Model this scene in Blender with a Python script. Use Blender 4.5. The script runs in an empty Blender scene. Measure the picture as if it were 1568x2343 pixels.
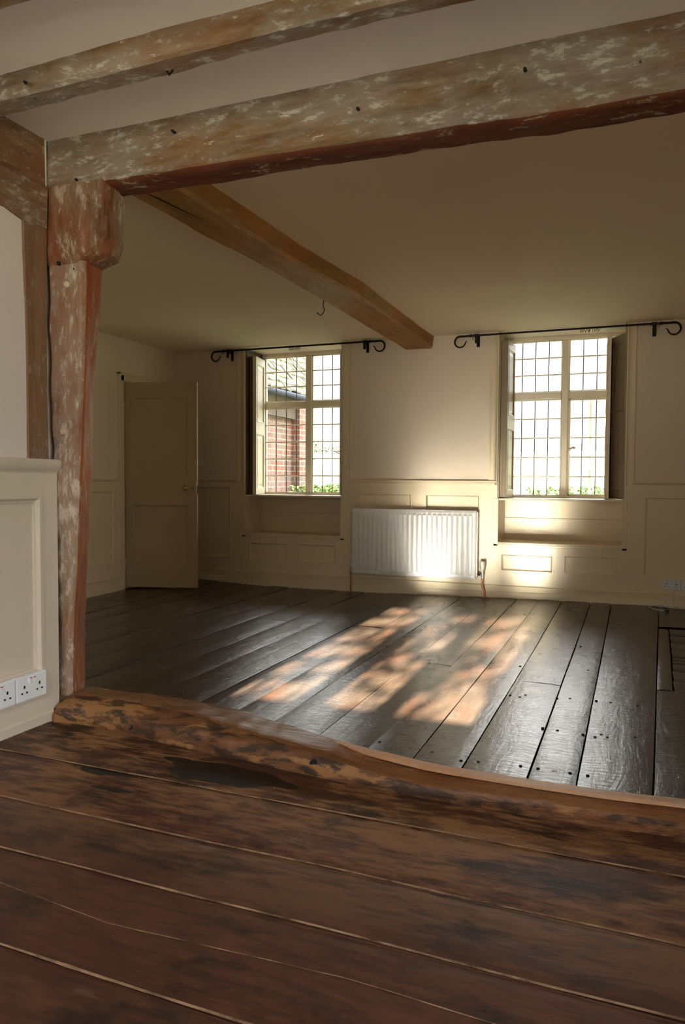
import bpy, bmesh, math, random
from mathutils import Vector, noise, Matrix
R = math.radians
C = bpy.context.scene.collection
sc = bpy.context.scene

# ------------------------------------------------------------------ camera, world, sun, exposure
YAW, PITCH, ROLL, EYE = R(21.5), R(-2.4), R(0.33), 1.03
cam_d = bpy.data.cameras.new('camera'); cam = bpy.data.objects.new('camera', cam_d); C.objects.link(cam)
f = Vector((-math.sin(YAW)*math.cos(PITCH), math.cos(YAW)*math.cos(PITCH), math.sin(PITCH)))
r0 = Vector((math.cos(YAW), math.sin(YAW), 0)); u0 = r0.cross(f)
rt = r0*math.cos(ROLL)+u0*math.sin(ROLL); up = u0*math.cos(ROLL)-r0*math.sin(ROLL)
mw = Matrix((rt, up, -f)).transposed().to_4x4(); mw.translation = (0, 0, EYE)
cam.matrix_world = mw
cam_d.sensor_fit = 'VERTICAL'; cam_d.sensor_height = 36.0; cam_d.lens = 1700/2343*36.0
cam_d.clip_start = 0.02; cam_d.clip_end = 400
sc.camera = cam

SKY_LOW, SKY_HIGH, SKY_SUNWARD = 1.35, 20.0, 5.0     # a bright overcast vault, brightest overhead and round the low sun
SUN = 128.0
SUN_TAN = 0.325
w = bpy.data.worlds.new('world'); sc.world = w; w.use_nodes = True
nt = w.node_tree; bg = nt.nodes['Background']
tc = nt.nodes.new('ShaderNodeTexCoord'); sx = nt.nodes.new('ShaderNodeSeparateXYZ'); cr = nt.nodes.new('ShaderNodeValToRGB')
nt.links.new(tc.outputs['Generated'], sx.inputs[0]); nt.links.new(sx.outputs['Z'], cr.inputs[0])
cr.color_ramp.elements[0].position = 0.0; cr.color_ramp.elements[0].color = (1.0, .98, .94, 1)
cr.color_ramp.elements[1].position = 0.7; cr.color_ramp.elements[1].color = (.93, .94, 1.0, 1)
nt.links.new(cr.outputs[0], bg.inputs[0]); 
def wm(op, a, b=0.0):
    m_ = nt.nodes.new('ShaderNodeMath'); m_.operation = op
    for k, v in ((0, a), (1, b)):
        if hasattr(v, 'is_output'): nt.links.new(v, m_.inputs[k])
        else: m_.inputs[k].default_value = v
    return m_.outputs[0]
hi = wm('MULTIPLY', wm('POWER', wm('MAXIMUM', wm('SUBTRACT', sx.outputs['Z'], .17), 0.0), .7), SKY_HIGH)
sw = wm('MULTIPLY', wm('MAXIMUM', wm('MULTIPLY', sx.outputs['Y'], -1.0), 0.0), SKY_SUNWARD)
nt.links.new(wm('ADD', wm('ADD', hi, sw), SKY_LOW), bg.inputs[1])
sd = bpy.data.lights.new('sun', 'SUN'); so = bpy.data.objects.new('sun', sd); C.objects.link(so)
sd.energy = SUN; sd.angle = R(0.5); sd.color = (1.0, .92, .80)
sdir = Vector((-0.012, 1.0, -SUN_TAN)).normalized()
so.rotation_euler = sdir.to_track_quat('-Z', 'Y').to_euler(); so.location = (-1.2, -12, 6)
def portal(name, loc, rot, sx_, sy_):
    l = bpy.data.lights.new(name, 'AREA'); o = bpy.data.objects.new(name, l); C.objects.link(o)
    l.shape = 'RECTANGLE'; l.size = sx_; l.size_y = sy_; l.cycles.is_portal = True
    o.location = loc; o.rotation_euler = rot
portal('portal', (-3.13, 7.12, 1.6), (R(-90), 0, 0), 1.05, 1.45)
portal('portal', (-.61, 7.12, 1.6), (R(-90), 0, 0), 1.05, 1.45)
portal('portal', (-1.15, -1.02, 1.66), (R(90), 0, 0), 1.3, 0.98)
portal('portal', (1.82, .35, 1.2), (0, R(90), 0), 1.9, 2.0)
sc.view_settings.view_transform = 'Standard'; sc.view_settings.look = 'None'
sc.view_settings.gamma = 1.0; sc.view_settings.use_curve_mapping = False
sc.view_settings.exposure = 0.72
cy = sc.cycles
cy.max_bounces = 10; cy.diffuse_bounces = 6; cy.glossy_bounces = 4; cy.transparent_max_bounces = 24
cy.transmission_bounces = 4; cy.sample_clamp_indirect = 0.0; cy.use_guiding = True; cy.use_surface_guiding = True; cy.use_denoising = True
cy.caustics_reflective = True; cy.blur_glossy = 0.3

# ------------------------------------------------------------------ helpers
def lin(c):
    if isinstance(c, str):
        c = [int(c[i:i+2], 16)/255 for i in (0, 2, 4)]
        c = [(v/12.92 if v <= .04045 else ((v+.055)/1.055)**2.4) for v in c]
    return (c[0], c[1], c[2], 1)
class Mat:
    def __init__(s, name):
        s.m = bpy.data.materials.new(name); s.m.use_nodes = True
        s.t = s.m.node_tree; s.n = s.t.nodes; s.l = s.t.links
        s.b = s.n['Principled BSDF']; s.tc = s.n.new('ShaderNodeTexCoord')
    def set(s, sock, v):
        if hasattr(v, 'is_output'): s.l.new(v, sock)
        elif isinstance(v, (tuple, list, str)) and sock.type == 'RGBA': sock.default_value = lin(v)
        else: sock.default_value = v
    def vec(s, sx=1, sy=1, sz=1, off=(0, 0, 0), warp=0, wscale=2):
        mp = s.n.new('ShaderNodeMapping'); mp.inputs['Scale'].default_value = (sx, sy, sz); mp.inputs['Location'].default_value = off
        src = s.tc.outputs['Object']
        if warp:
            nz = s.n.new('ShaderNodeTexNoise'); nz.inputs['Scale'].default_value = wscale; s.l.new(src, nz.inputs['Vector'])
            sub = s.n.new('ShaderNodeVectorMath'); sub.operation = 'MULTIPLY_ADD'; s.l.new(nz.outputs['Color'], sub.inputs[0])
            sub.inputs[1].default_value = (warp,)*3; s.l.new(src, sub.inputs[2]); src = sub.outputs[0]
        s.l.new(src, mp.inputs['Vector']); return mp.outputs[0]
    def noise(s, v, scale=5, detail=4, rough=.55, dist=0):
        nz = s.n.new('ShaderNodeTexNoise'); s.l.new(v, nz.inputs['Vector'])
        nz.inputs['Scale'].default_value = scale; nz.inputs['Detail'].default_value = detail
        nz.inputs['Roughness'].default_value = rough; nz.inputs['Distortion'].default_value = dist
        return nz.outputs['Fac']
    def ramp(s, fac, stops, interp='LINEAR'):
        r = s.n.new('ShaderNodeValToRGB'); s.l.new(fac, r.inputs[0]); e = r.color_ramp; e.interpolation = interp
        while len(e.elements) < len(stops): e.elements.new(.5)
        for el, (p, c) in zip(e.elements, stops):
            el.position = p; el.color = lin(c) if not isinstance(c, (int, float)) else (c, c, c, 1)
        return r.outputs[0]
    def mix(s, fac, a, b, mode='MIX'):
        m = s.n.new('ShaderNodeMix'); m.data_type = 'RGBA'; m.blend_type = mode
        s.set(m.inputs[0], fac); s.set(m.inputs[6], a); s.set(m.inputs[7], b); return m.outputs[2]
    def math(s, op, a, b=0.0, clamp=False):
        m = s.n.new('ShaderNodeMath'); m.operation = op; m.use_clamp = clamp; s.set(m.inputs[0], a); s.set(m.inputs[1], b); return m.outputs[0]
    def bump(s, h, strength=.3, dist=.01, prev=None):
        b = s.n.new('ShaderNodeBump'); b.inputs['Strength'].default_value = strength; b.inputs['Distance'].default_value = dist
        s.l.new(h, b.inputs['Height'])
        if prev is not None: s.l.new(prev, b.inputs['Normal'])
        return b.outputs[0]
    def island(s):
        g = s.n.new('ShaderNodeNewGeometry'); return g.outputs['Random Per Island']
    def out(s, col, rough=.5, normal=None, metal=0, spec=.5, coat=0, coat_rough=.2):
        s.set(s.b.inputs['Base Color'], col); s.set(s.b.inputs['Roughness'], rough); s.set(s.b.inputs['Metallic'], metal)
        s.set(s.b.inputs['Specular IOR Level'], spec)
        s.b.inputs['Coat Weight'].default_value = coat; s.b.inputs['Coat Roughness'].default_value = coat_rough
        if normal is not None: s.l.new(normal, s.b.inputs['Normal'])
        return s.m

class MB:
    """collects faces, links them as one mesh object"""
    def __init__(s, T=None): s.v = []; s.f = []; s.mi = []; s.T = T or (lambda a, b, c: (a, b, c))
    def add(s, vs, fs, mi=0):
        o = len(s.v); s.v += [s.T(*p) for p in vs]; s.f += [tuple(i+o for i in q) for q in fs]; s.mi += [mi]*len(fs)
    def box(s, x0, x1, y0, y1, z0, z1, mi=0):
        vs = [(x, y, z) for x in (x0, x1) for y in (y0, y1) for z in (z0, z1)]
        s.add(vs, [(0, 1, 3, 2), (4, 6, 7, 5), (0, 4, 5, 1), (2, 3, 7, 6), (0, 2, 6, 4), (1, 5, 7, 3)], mi)
    def tube(s, pts, rad, n=10, mi=0, caps=True):
        pts = [Vector(p) for p in pts]; rs = rad if isinstance(rad, (list, tuple)) else [rad]*len(pts)
        ring = []; t0 = (pts[1]-pts[0]).normalized(); a = Vector((0, 0, 1)) if abs(t0.z) < .9 else Vector((1, 0, 0))
        u = t0.cross(a).normalized()
        for i, p in enumerate(pts):
            t = (pts[min(i+1, len(pts)-1)]-pts[max(i-1, 0)]).normalized()
            u = (u-t*u.dot(t)).normalized(); v = t.cross(u)
            ring.append([p+(u*math.cos(6.28318*k/n)+v*math.sin(6.28318*k/n))*rs[i] for k in range(n)])
        vs = [tuple(q) for rg in ring for q in rg]; fs = []
        for i in range(len(pts)-1):
            for k in range(n): fs.append((i*n+k, i*n+(k+1) % n, (i+1)*n+(k+1) % n, (i+1)*n+k))
        if caps: fs += [tuple(range(n))[::-1], tuple((len(pts)-1)*n+k for k in range(n))]
        s.add(vs, fs, mi)
    def lathe(s, prof, c=(0, 0, 0), axis='z', n=20, mi=0):
        vs = []
        for (r, h) in prof:
            for k in range(n):
                a = 6.28318*k/n; p = {'z': (r*math.cos(a), r*math.sin(a), h), 'y': (r*math.cos(a), h, r*math.sin(a)), 'x': (h, r*math.cos(a), r*math.sin(a))}[axis]
                vs.append((p[0]+c[0], p[1]+c[1], p[2]+c[2]))
        m = len(prof); fs = [(i*n+k, i*n+(k+1) % n, (i+1)*n+(k+1) % n, (i+1)*n+k) for i in range(m-1) for k in range(n)]
        fs += [tuple(range(n))[::-1], tuple((m-1)*n+k for k in range(n))]
        s.add(vs, fs, mi)
    def prism(s, poly, a0, a1, axis='x', mi=0):
        n = len(poly); g = {'x': lambda h, p: (h, p[0], p[1]), 'y': lambda h, p: (p[0], h, p[1]), 'z': lambda h, p: (p[0], p[1], h)}[axis]
        vs = [g(a0, p) for p in poly]+[g(a1, p) for p in poly]
        s.add(vs, [(i, (i+1) % n, n+(i+1) % n, n+i) for i in range(n)]+[tuple(range(n))[::-1], tuple(range(n, 2*n))], mi)
    def build(s, name, mats, parent=None, bevel=0, smooth=None, seg=2):
        me = bpy.data.meshes.new(name); me.from_pydata([tuple(p) for p in s.v], [], s.f)
        for m in (mats if isinstance(mats, (list, tuple)) else [mats]): me.materials.append(m)
        me.polygons.foreach_set('material_index', s.mi)
        bm = bmesh.new(); bm.from_mesh(me); bmesh.ops.recalc_face_normals(bm, faces=bm.faces); bm.to_mesh(me); bm.free()
        o = bpy.data.objects.new(name, me); C.objects.link(o)
        if smooth is not None:
            me.shade_smooth(); me.set_sharp_from_angle(angle=R(smooth))
        if bevel:
            b = o.modifiers.new('bevel', 'BEVEL'); b.width = bevel; b.segments = seg; b.limit_method = 'ANGLE'; b.angle_limit = R(40)
        if parent: o.parent = parent; o.matrix_parent_inverse = pinv(parent)
        return o
def pinv(p):    # meshes are written in world coordinates; only roots carry an offset
    if p.parent is not None: return Matrix.Identity(4)
    return (Matrix.Translation(p.location) @ p.rotation_euler.to_matrix().to_4x4()).inverted()
def tag(o, label=None, cat=None, group=None, kind=None):
    if label: o['label'] = label
    if cat: o['category'] = cat
    if group: o['group'] = group
    if kind: o['kind'] = kind
    return o
def empty(name, loc, **k):
    o = bpy.data.objects.new(name, None); C.objects.link(o); o.location = loc; o.empty_display_size = .1
    return tag(o, **k)
def st(o, label=None): return tag(o, label=label, kind='structure')
def lerp(a, b, t): return a+(b-a)*t
def interp(x, pts):
    if x <= pts[0][0]: return pts[0][1]
    for (a, va), (b, vb) in zip(pts, pts[1:]):
        if x <= b: return lerp(va, vb, (x-a)/(b-a))
    return pts[-1][1]
def ncurve(x, pts):   # smooth version
    return (interp(x-.04, pts)+interp(x, pts)*2+interp(x+.04, pts))/4
def nz(x, y, z, s=1): return noise.noise(Vector((x*s, y*s, z*s)))

def timber(name, axis, stations, mats, parent=None, sub=.03, amp=.004, amp2=.0015, seed=0, mfun=None, ch=.012, smooth=35):
    """loft of a squared hewn baulk; stations = [(s, [(a,b) polygon])] with equal point counts"""
    g = {'x': lambda s_, a, b: (s_, a, b), 'y': lambda s_, a, b: (a, s_, b), 'z': lambda s_, a, b: (a, b, s_)}[axis]
    def chamfer(poly):
        out = []; n = len(poly)
        for i in range(n):
            p = Vector(poly[i]); a = Vector(poly[i-1]); b = Vector(poly[(i+1) % n])
            out += [p+(a-p).normalized()*min(ch, (a-p).length*.3), p+(b-p).normalized()*min(ch, (b-p).length*.3)]
        return out
    s0, s1 = stations[0][0], stations[-1][0]; N = max(2, int(abs(s1-s0)/sub))
    def poly_at(s_):
        for (a, pa), (b, pb) in zip(stations, stations[1:]):
            if min(a, b)-1e-9 <= s_ <= max(a, b)+1e-9:
                t = (s_-a)/(b-a) if b != a else 0; return [(lerp(p[0], q[0], t), lerp(p[1], q[1], t)) for p, q in zip(pa, pb)]
        return stations[-1][1]
    counts = None; rings = []; zs = []
    # stations themselves are kept exact
    ss = sorted(set([round(lerp(s0, s1, i/N), 5) for i in range(N+1)]+[round(q[0], 5) for q in stations]))
    ref = chamfer(stations[0][1]); counts = [max(1, min(14, int((Vector(ref[(i+1) % len(ref)])-Vector(ref[i])).length/sub))) for i in range(len(ref))]
    edge_id = []
    for s_ in ss:
        ref = chamfer(poly_at(s_)); ring = []; edge_id = []
        cen = sum((Vector(p) for p in ref), Vector((0, 0)))/len(ref)
        for i in range(len(ref)):
            a = Vector(ref[i]); b = Vector(ref[(i+1) % len(ref)])
            for k in range(counts[i]):
                q = a.lerp(b, k/counts[i]); d = (q-cen).normalized()
                x, y, z = g(s_, q.x, q.y)
                h = amp*nz(x+seed, y, z, 2.3)*1.6+amp2*nz(x-seed, y+3, z, 14)*1.5
                q = q+d*h; ring.append(g(s_, q.x, q.y)); edge_id.append(i)
        rings.append(ring)
    n = len(rings[0]); vs = [p for r_ in rings for p in r_]; fs = []; mi = []
    for i in range(len(rings)-1):
        for k in range(n):
            fs.append((i*n+k, i*n+(k+1) % n, (i+1)*n+(k+1) % n, (i+1)*n+k))
            mi.append(mfun(edge_id[k], ss[i]) if mfun else 0)
    fs += [tuple(range(n))[::-1], tuple((len(rings)-1)*n+k for k in range(n))]; mi += [0, 0]
    mb = MB(); mb.v = vs; mb.f = fs; mb.mi = mi
    return mb.build(name, mats, parent, smooth=smooth)

def rect(a0, a1, b0, b1): return [(a0, b0), (a1, b0), (a1, b1), (a0, b1)]

def panelled(name, T, u0, u1, v0, v1, panels, mat, thick=.016, parent=None, mould=.018, proud=.004, kind='structure', raised=False):
    """board face with sunk panels; T maps (u along, v up, w out of the wall)"""
    mb = MB(T)
    us = sorted(set([u0, u1]+[p[0] for p in panels]+[p[1] for p in panels])); vs = sorted(set([v0, v1]+[p[2] for p in panels]+[p[3] for p in panels]))
    for a, b in zip(us, us[1:]):
        for c, d in zip(vs, vs[1:]):
            cu, cv = (a+b)/2, (c+d)/2
            if any(p[0] < cu < p[1] and p[2] < cv < p[3] for p in panels): continue
            mb.box(a, b, c, d, 0, thick)
    for p in panels:
        def ring(e, w_): return [(p[0]+e, p[2]+e, w_), (p[1]-e, p[2]+e, w_), (p[1]-e, p[3]-e, w_), (p[0]+e, p[3]-e, w_)]
        prof = [(-.004, thick), (-.004, thick+proud), (mould*.35, thick+proud), (mould*.7, thick*.6), (mould, thick*.45), (mould+.001, .003)]
        if raised: prof += [(mould+.012, .003), (mould+.03, thick*.6)]
        vv = [q for e, w_ in prof for q in ring(e, w_)]; fs = []
        for i in range(len(prof)-1):
            for k in range(4): fs.append((i*4+k, i*4+(k+1) % 4, (i+1)*4+(k+1) % 4, (i+1)*4+k))
        b = (len(prof)-1)*4; fs.append((b, b+1, b+2, b+3)); mb.add(vv, fs)
    o = mb.build(name, mat, parent)
    if kind and not parent: o['kind'] = kind
    return o

# ------------------------------------------------------------------ materials
def m_plaster(name, col, col2, bs=.12):
    m = Mat(name); v = m.vec(); a = m.noise(v, 1.3, 5, .6); b = m.noise(v, 30, 6, .6); c = m.noise(v, 5, 4, .6)
    h = m.math('ADD', m.math('MULTIPLY', a, .9), m.math('ADD', m.math('MULTIPLY', b, .05), m.math('MULTIPLY', c, .25)))
    return m.out(m.mix(m.ramp(a, [(.35, 0), (.7, 1)]), col, col2), .85, m.bump(h, bs, .03), spec=.2)
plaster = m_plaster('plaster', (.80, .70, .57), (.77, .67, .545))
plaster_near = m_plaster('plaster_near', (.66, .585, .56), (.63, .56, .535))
ceil_far_m = m_plaster('ceiling_paint', (.86, .75, .57), (.84, .73, .55), .08)
ceil_near_m = m_plaster('ceiling_paint_near', (.84, .77, .74), (.82, .75, .72), .1)
taupe = None
def m_paint(name, col, rough=.38):
    m = Mat(name); v = m.vec(1, 1, 1); b = m.noise(v, 60, 4, .6); a = m.noise(v, 3, 4, .6)
    return m.out(m.mix(m.ramp(a, [(.35, 0), (.7, 1)]), col, tuple(c*.95 for c in col)), rough, m.bump(m.math('ADD', m.math('MULTIPLY', b, .12), a), .12, .006), spec=.4)
cream = m_paint('cream_panelling_paint', (.80, .68, .49))
cream_win = m_paint('cream_window_paint', (.84, .75, .59))
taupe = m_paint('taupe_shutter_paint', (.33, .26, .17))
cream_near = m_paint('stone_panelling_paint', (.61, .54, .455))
shaded_cream_door = m_paint('shaded_door_paint', (.47, .36, .22))  # panelling cream darkened; shade on the door face is put into its colour
white_rad = m_paint('radiator_enamel', (.80, .80, .80), .25)
white_pl = m_paint('white_plastic', (.78, .80, .86), .25)
def m_flat(name, col, rough=.5, metal=0, spec=.5):
    m = Mat(name); n_ = m.noise(m.vec(), 40, 3, .6)
    return m.out(m.mix(m.ramp(n_, [(.3, 0), (.7, 1)]), col, tuple(c*.8 for c in col)), rough, m.bump(n_, .1, .002), metal, spec)
iron = m_flat('black_iron', (.022, .018, .016), .45, .6)
dark_hole = m_flat('dark_hole', (.01, .008, .007), .9)
copper = m_flat('copper', (.80, .33, .16), .28, 1.0)
chrome = m_flat('chrome', (.75, .73, .70), .2, 1.0)
brass = m_flat('brass', (.62, .46, .2), .3, 1.0)
lead = m_flat('lead', (.10, .11, .12), .55, .3)
red_dot = m_flat('red_plastic', (.6, .03, .03), .4)
shaded_taupe = m_flat('shaded_shutter_paint', (.13, .088, .058), .6)  # taupe darkened: deep shade of the door-side window's reveal is in the colour
knob_m = m_flat('ceramic', (.65, .55, .35), .2)
valve_w = m_flat('valve_plastic', (.78, .76, .68), .35)

def m_glass():
    m = Mat('window_glass'); m.n.remove(m.b)
    fr = m.n.new('ShaderNodeFresnel'); fr.inputs[0].default_value = 1.45
    tr = m.n.new('ShaderNodeBsdfTransparent'); gl = m.n.new('ShaderNodeBsdfGlossy'); gl.inputs['Roughness'].default_value = .02
    tr.inputs[0].default_value = (.97, .98, .96, 1)
    nzv = m.noise(m.vec(), 6, 2, .5); bp = m.bump(nzv, .15, .01); m.l.new(bp, gl.inputs['Normal'])
    mx = m.n.new('ShaderNodeMixShader'); m.l.new(fr.outputs[0], mx.inputs[0]); m.l.new(tr.outputs[0], mx.inputs[1]); m.l.new(gl.outputs[0], mx.inputs[2])
    m.l.new(mx.outputs[0], m.n['Material Output'].inputs[0]); return m.m
glass = m_glass()

def m_timber(name, axis, brown, brown2, lime, amount, fleck=.5, rough=.75, streak=9):
    """old timber with worn limewash; amount 0..1 how much limewash is left"""
    m = Mat(name); sc_ = {'x': (1/streak*3, 3, 3), 'y': (3, 1/streak*3, 3), 'z': (3, 3, 1/streak*3)}[axis]
    fine = m.vec(*[q*1.0 for q in sc_], warp=.05, wscale=3)
    med = m.vec(*[1.4 if q == 3 else .55 for q in sc_], warp=.12, wscale=2)
    grain = m.noise(fine, 16, 8, .65); g2 = m.noise(fine, 5, 5, .6); patch = m.noise(med, 4.5, 7, .62); spk = m.noise(med, 26, 8, .7); big = m.noise(m.vec(1, 1, 1), 1.6, 4, .55)
    wood = m.mix(m.ramp(grain, [(.35, 0), (.65, 1)]), brown, brown2)
    wood = m.mix(m.ramp(g2, [(.42, 0), (.75, .8)]), wood, tuple(c*1.45 for c in brown2))
    wood = m.mix(m.ramp(big, [(.4, 0), (.65, .6)]), wood, (brown2[0]*1.25, brown2[1]*.8, brown2[2]*.5))
    t = .5+(.5-amount)*.34
    k = m.math('ADD', m.math('MULTIPLY', patch, .60), m.math('MULTIPLY', m.math('ADD', spk, m.math('MULTIPLY', grain, .35)), .30))
    m1 = m.ramp(k, [(t-.07, 0), (t+.08, 1)])
    tiny = m.noise(med, 55, 6, .75)
    m2 = m.ramp(m.math('ADD', m.math('MULTIPLY', spk, .55), m.math('ADD', m.math('MULTIPLY', patch, .25), m.math('MULTIPLY', tiny, .20))), [(.555-.04*fleck, 0), (.585, 1)])
    m3 = m.ramp(m.math('ADD', m.math('MULTIPLY', tiny, .6), m.math('MULTIPLY', g2, .4)), [(.60, 0), (.64, 1)])
    col = m.mix(m.math('MULTIPLY', m1, .55), wood, tuple(c*.62 for c in lime)); col = m.mix(m.math('MULTIPLY', m2, .80), col, lime)
    col = m.mix(m.math('MULTIPLY', m3, .75*min(1, fleck*2)), col, tuple(min(1, c*1.2) for c in lime))
    hole = m.n.new('ShaderNodeTexVoronoi'); hole.inputs['Scale'].default_value = 7; m.l.new(m.vec(1, 1, 1), hole.inputs['Vector'])
    hm = m.ramp(hole.outputs['Distance'], [(.018, 1), (.035, 0)]); col = m.mix(m.math('MULTIPLY', hm, .9), col, (.03, .018, .01))
    h = m.math('ADD', m.math('MULTIPLY', m1, .35), m.math('ADD', m.math('MULTIPLY', grain, .7), m.math('MULTIPLY', m2, .35)))
    h = m.math('SUBTRACT', h, hm)
    return m.out(col, rough, m.bump(m.math('ADD', h, m.math('MULTIPLY', g2, .8)), .55, .006), spec=.25)
LIME = (.50, .45, .40)
limed_x = m_timber('limewashed_oak_long', 'x', (.075, .042, .019), (.185, .112, .053), LIME, .54)
limed_y = m_timber('limewashed_oak_plate', 'y', (.10, .045, .022), (.20, .11, .06), (.46, .37, .30), .42)
limed_z = m_timber('limewashed_oak_post', 'z', (.105, .046, .021), (.235, .105, .042), (.62, .51, .43), .62, .9, streak=12)
jowl_m = m_timber('stained_oak_post_head', 'z', (.085, .030, .013), (.19, .072, .030), (.50, .39, .30), .46, .7)
red_x = m_timber('bare_red_oak_soffit', 'x', (.055, .017, .010), (.125, .040, .021), (.38, .29, .20), .12, .2)
red_z = m_timber('bare_red_oak_cheek', 'z', (.10, .028, .012), (.30, .098, .032), (.45, .28, .18), .08, .05, .5, streak=14)
brown_z = m_timber('brown_painted_stud', 'z', (.14, .085, .053), (.20, .13, .088), (.33, .25, .19), .35, .05, .6)
honey_y = m_timber('waxed_oak_beam', 'y', (.25, .122, .034), (.40, .21, .060), (.46, .29, .12), .30, 0, .55, streak=7)
def m_sill():
    m = Mat('worn_threshold_oak'); fine = m.vec(.35, 3, 3, warp=.06, wscale=3); med = m.vec(1.0, 3.2, 3.2, warp=.12)
    g = m.noise(fine, 14, 8, .65); g2 = m.noise(fine, 4, 5, .6, .5); p = m.noise(med, 4, 7, .6); d = m.noise(med, 9, 6, .65)
    col = m.mix(m.ramp(g, [(.3, 0), (.7, 1)]), (.080, .030, .011), (.21, .085, .031))
    sx_ = m.n.new('ShaderNodeSeparateXYZ'); m.l.new(m.tc.outputs['Object'], sx_.inputs[0])
    mr = m.n.new('ShaderNodeMapRange'); m.l.new(sx_.outputs['X'], mr.inputs[0]); mr.inputs[1].default_value = -1.75; mr.inputs[2].default_value = -1.25; mr.inputs[3].default_value = .09; mr.inputs[4].default_value = 0   # bare splintered wood at the left end
    col = m.mix(m.ramp(m.math('ADD', p, mr.outputs[0]), [(.55, 0), (.58, 1)]), col, (.27, .125, .043))
    col = m.mix(m.ramp(d, [(.49, 0), (.57, .9)]), col, (.030, .014, .008))
    return m.out(col, m.ramp(p, [(.35, .32), (.65, .62)]), m.bump(m.math('ADD', m.math('ADD', g, m.math('MULTIPLY', d, .8)), m.math('MULTIPLY', g2, 1.2)), .6, .006), spec=.5)
sill_m = m_sill()
def m_sill_top():
    m = Mat('polished_threshold_top'); fine = m.vec(.35, 3, 3, warp=.05, wscale=3)
    g = m.noise(fine, 14, 8, .65); g2 = m.noise(fine, 4, 6, .65, .6)
    col = m.mix(m.ramp(g, [(.3, 0), (.7, 1)]), (.09, .036, .015), (.22, .092, .036)); col = m.mix(m.ramp(g2, [(.45, 0), (.7, .8)]), col, (.22, .105, .05))
    return m.out(col, m.ramp(g2, [(.3, .16), (.7, .34)]), m.bump(m.math('ADD', g, m.math('MULTIPLY', g2, 1.5)), .45, .005), spec=.6)
sill_top_m = m_sill_top()
batten_m = m_timber('pale_pine_strip', 'x', (.36, .21, .13), (.46, .30, .20), (.5, .4, .3), .2, 0, .4)

def m_floor_far():
    m = Mat('dark_waxed_boards'); isl = m.island()
    fine = m.vec(3, .33, 3, warp=.05, wscale=3); med = m.vec(2, .7, 2, warp=.2)
    g = m.noise(fine, 15, 8, .65); swirl = m.noise(fine, 5, 5, .6, 1.6); p = m.noise(med, 2.2, 5, .6); d = m.noise(m.vec(1, 1, 1), 9, 5, .6)
    cross = m.noise(m.vec(1.3, 4, 1, warp=.08), 14, 5, .6, .8)
    col = m.mix(m.ramp(g, [(.3, 0), (.7, 1)]), (.027, .0175, .0115), (.060, .039, .026))
    col = m.mix(m.ramp(isl, [(0, 0), (1, .6)]), col, (.066, .048, .036))
    col = m.mix(m.ramp(p, [(.48, 0), (.62, .7)]), col, (.060, .025, .013))
    col = m.mix(m.ramp(d, [(.6, 0), (.7, .5)]), col, (.015, .010, .008))
    hole = m.n.new('ShaderNodeTexVoronoi'); hole.inputs['Scale'].default_value = 5.5; m.l.new(m.vec(1, 1, .001), hole.inputs['Vector'])
    hm = m.ramp(hole.outputs['Distance'], [(.03, 1), (.05, 0)]); col = m.mix(m.math('MULTIPLY', hm, .9), col, (.012, .009, .007))
    fineg = m.noise(m.vec(6, 2.2, 3, warp=.1, wscale=4), 22, 6, .6, 1.2)
    rg = m.math('ADD', m.math('MULTIPLY', p, .20), m.math('MULTIPLY', d, .14))
    h = m.math('ADD', m.math('MULTIPLY', swirl, 1.0), m.math('ADD', m.math('MULTIPLY', g, .35), m.math('MULTIPLY', cross, .9)))
    h = m.math('SUBTRACT', m.math('ADD', h, m.math('MULTIPLY', d, .6)), m.math('MULTIPLY', hm, .7))
    return m.out(col, m.math('ADD', rg, .08), m.bump(m.math('ADD', h, m.math('MULTIPLY', fineg, .22)), .32, .006), spec=.45)
floor_far_m = m_floor_far()
gap_m = m_flat('dark_gap', (.012, .008, .006), .9)
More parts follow.
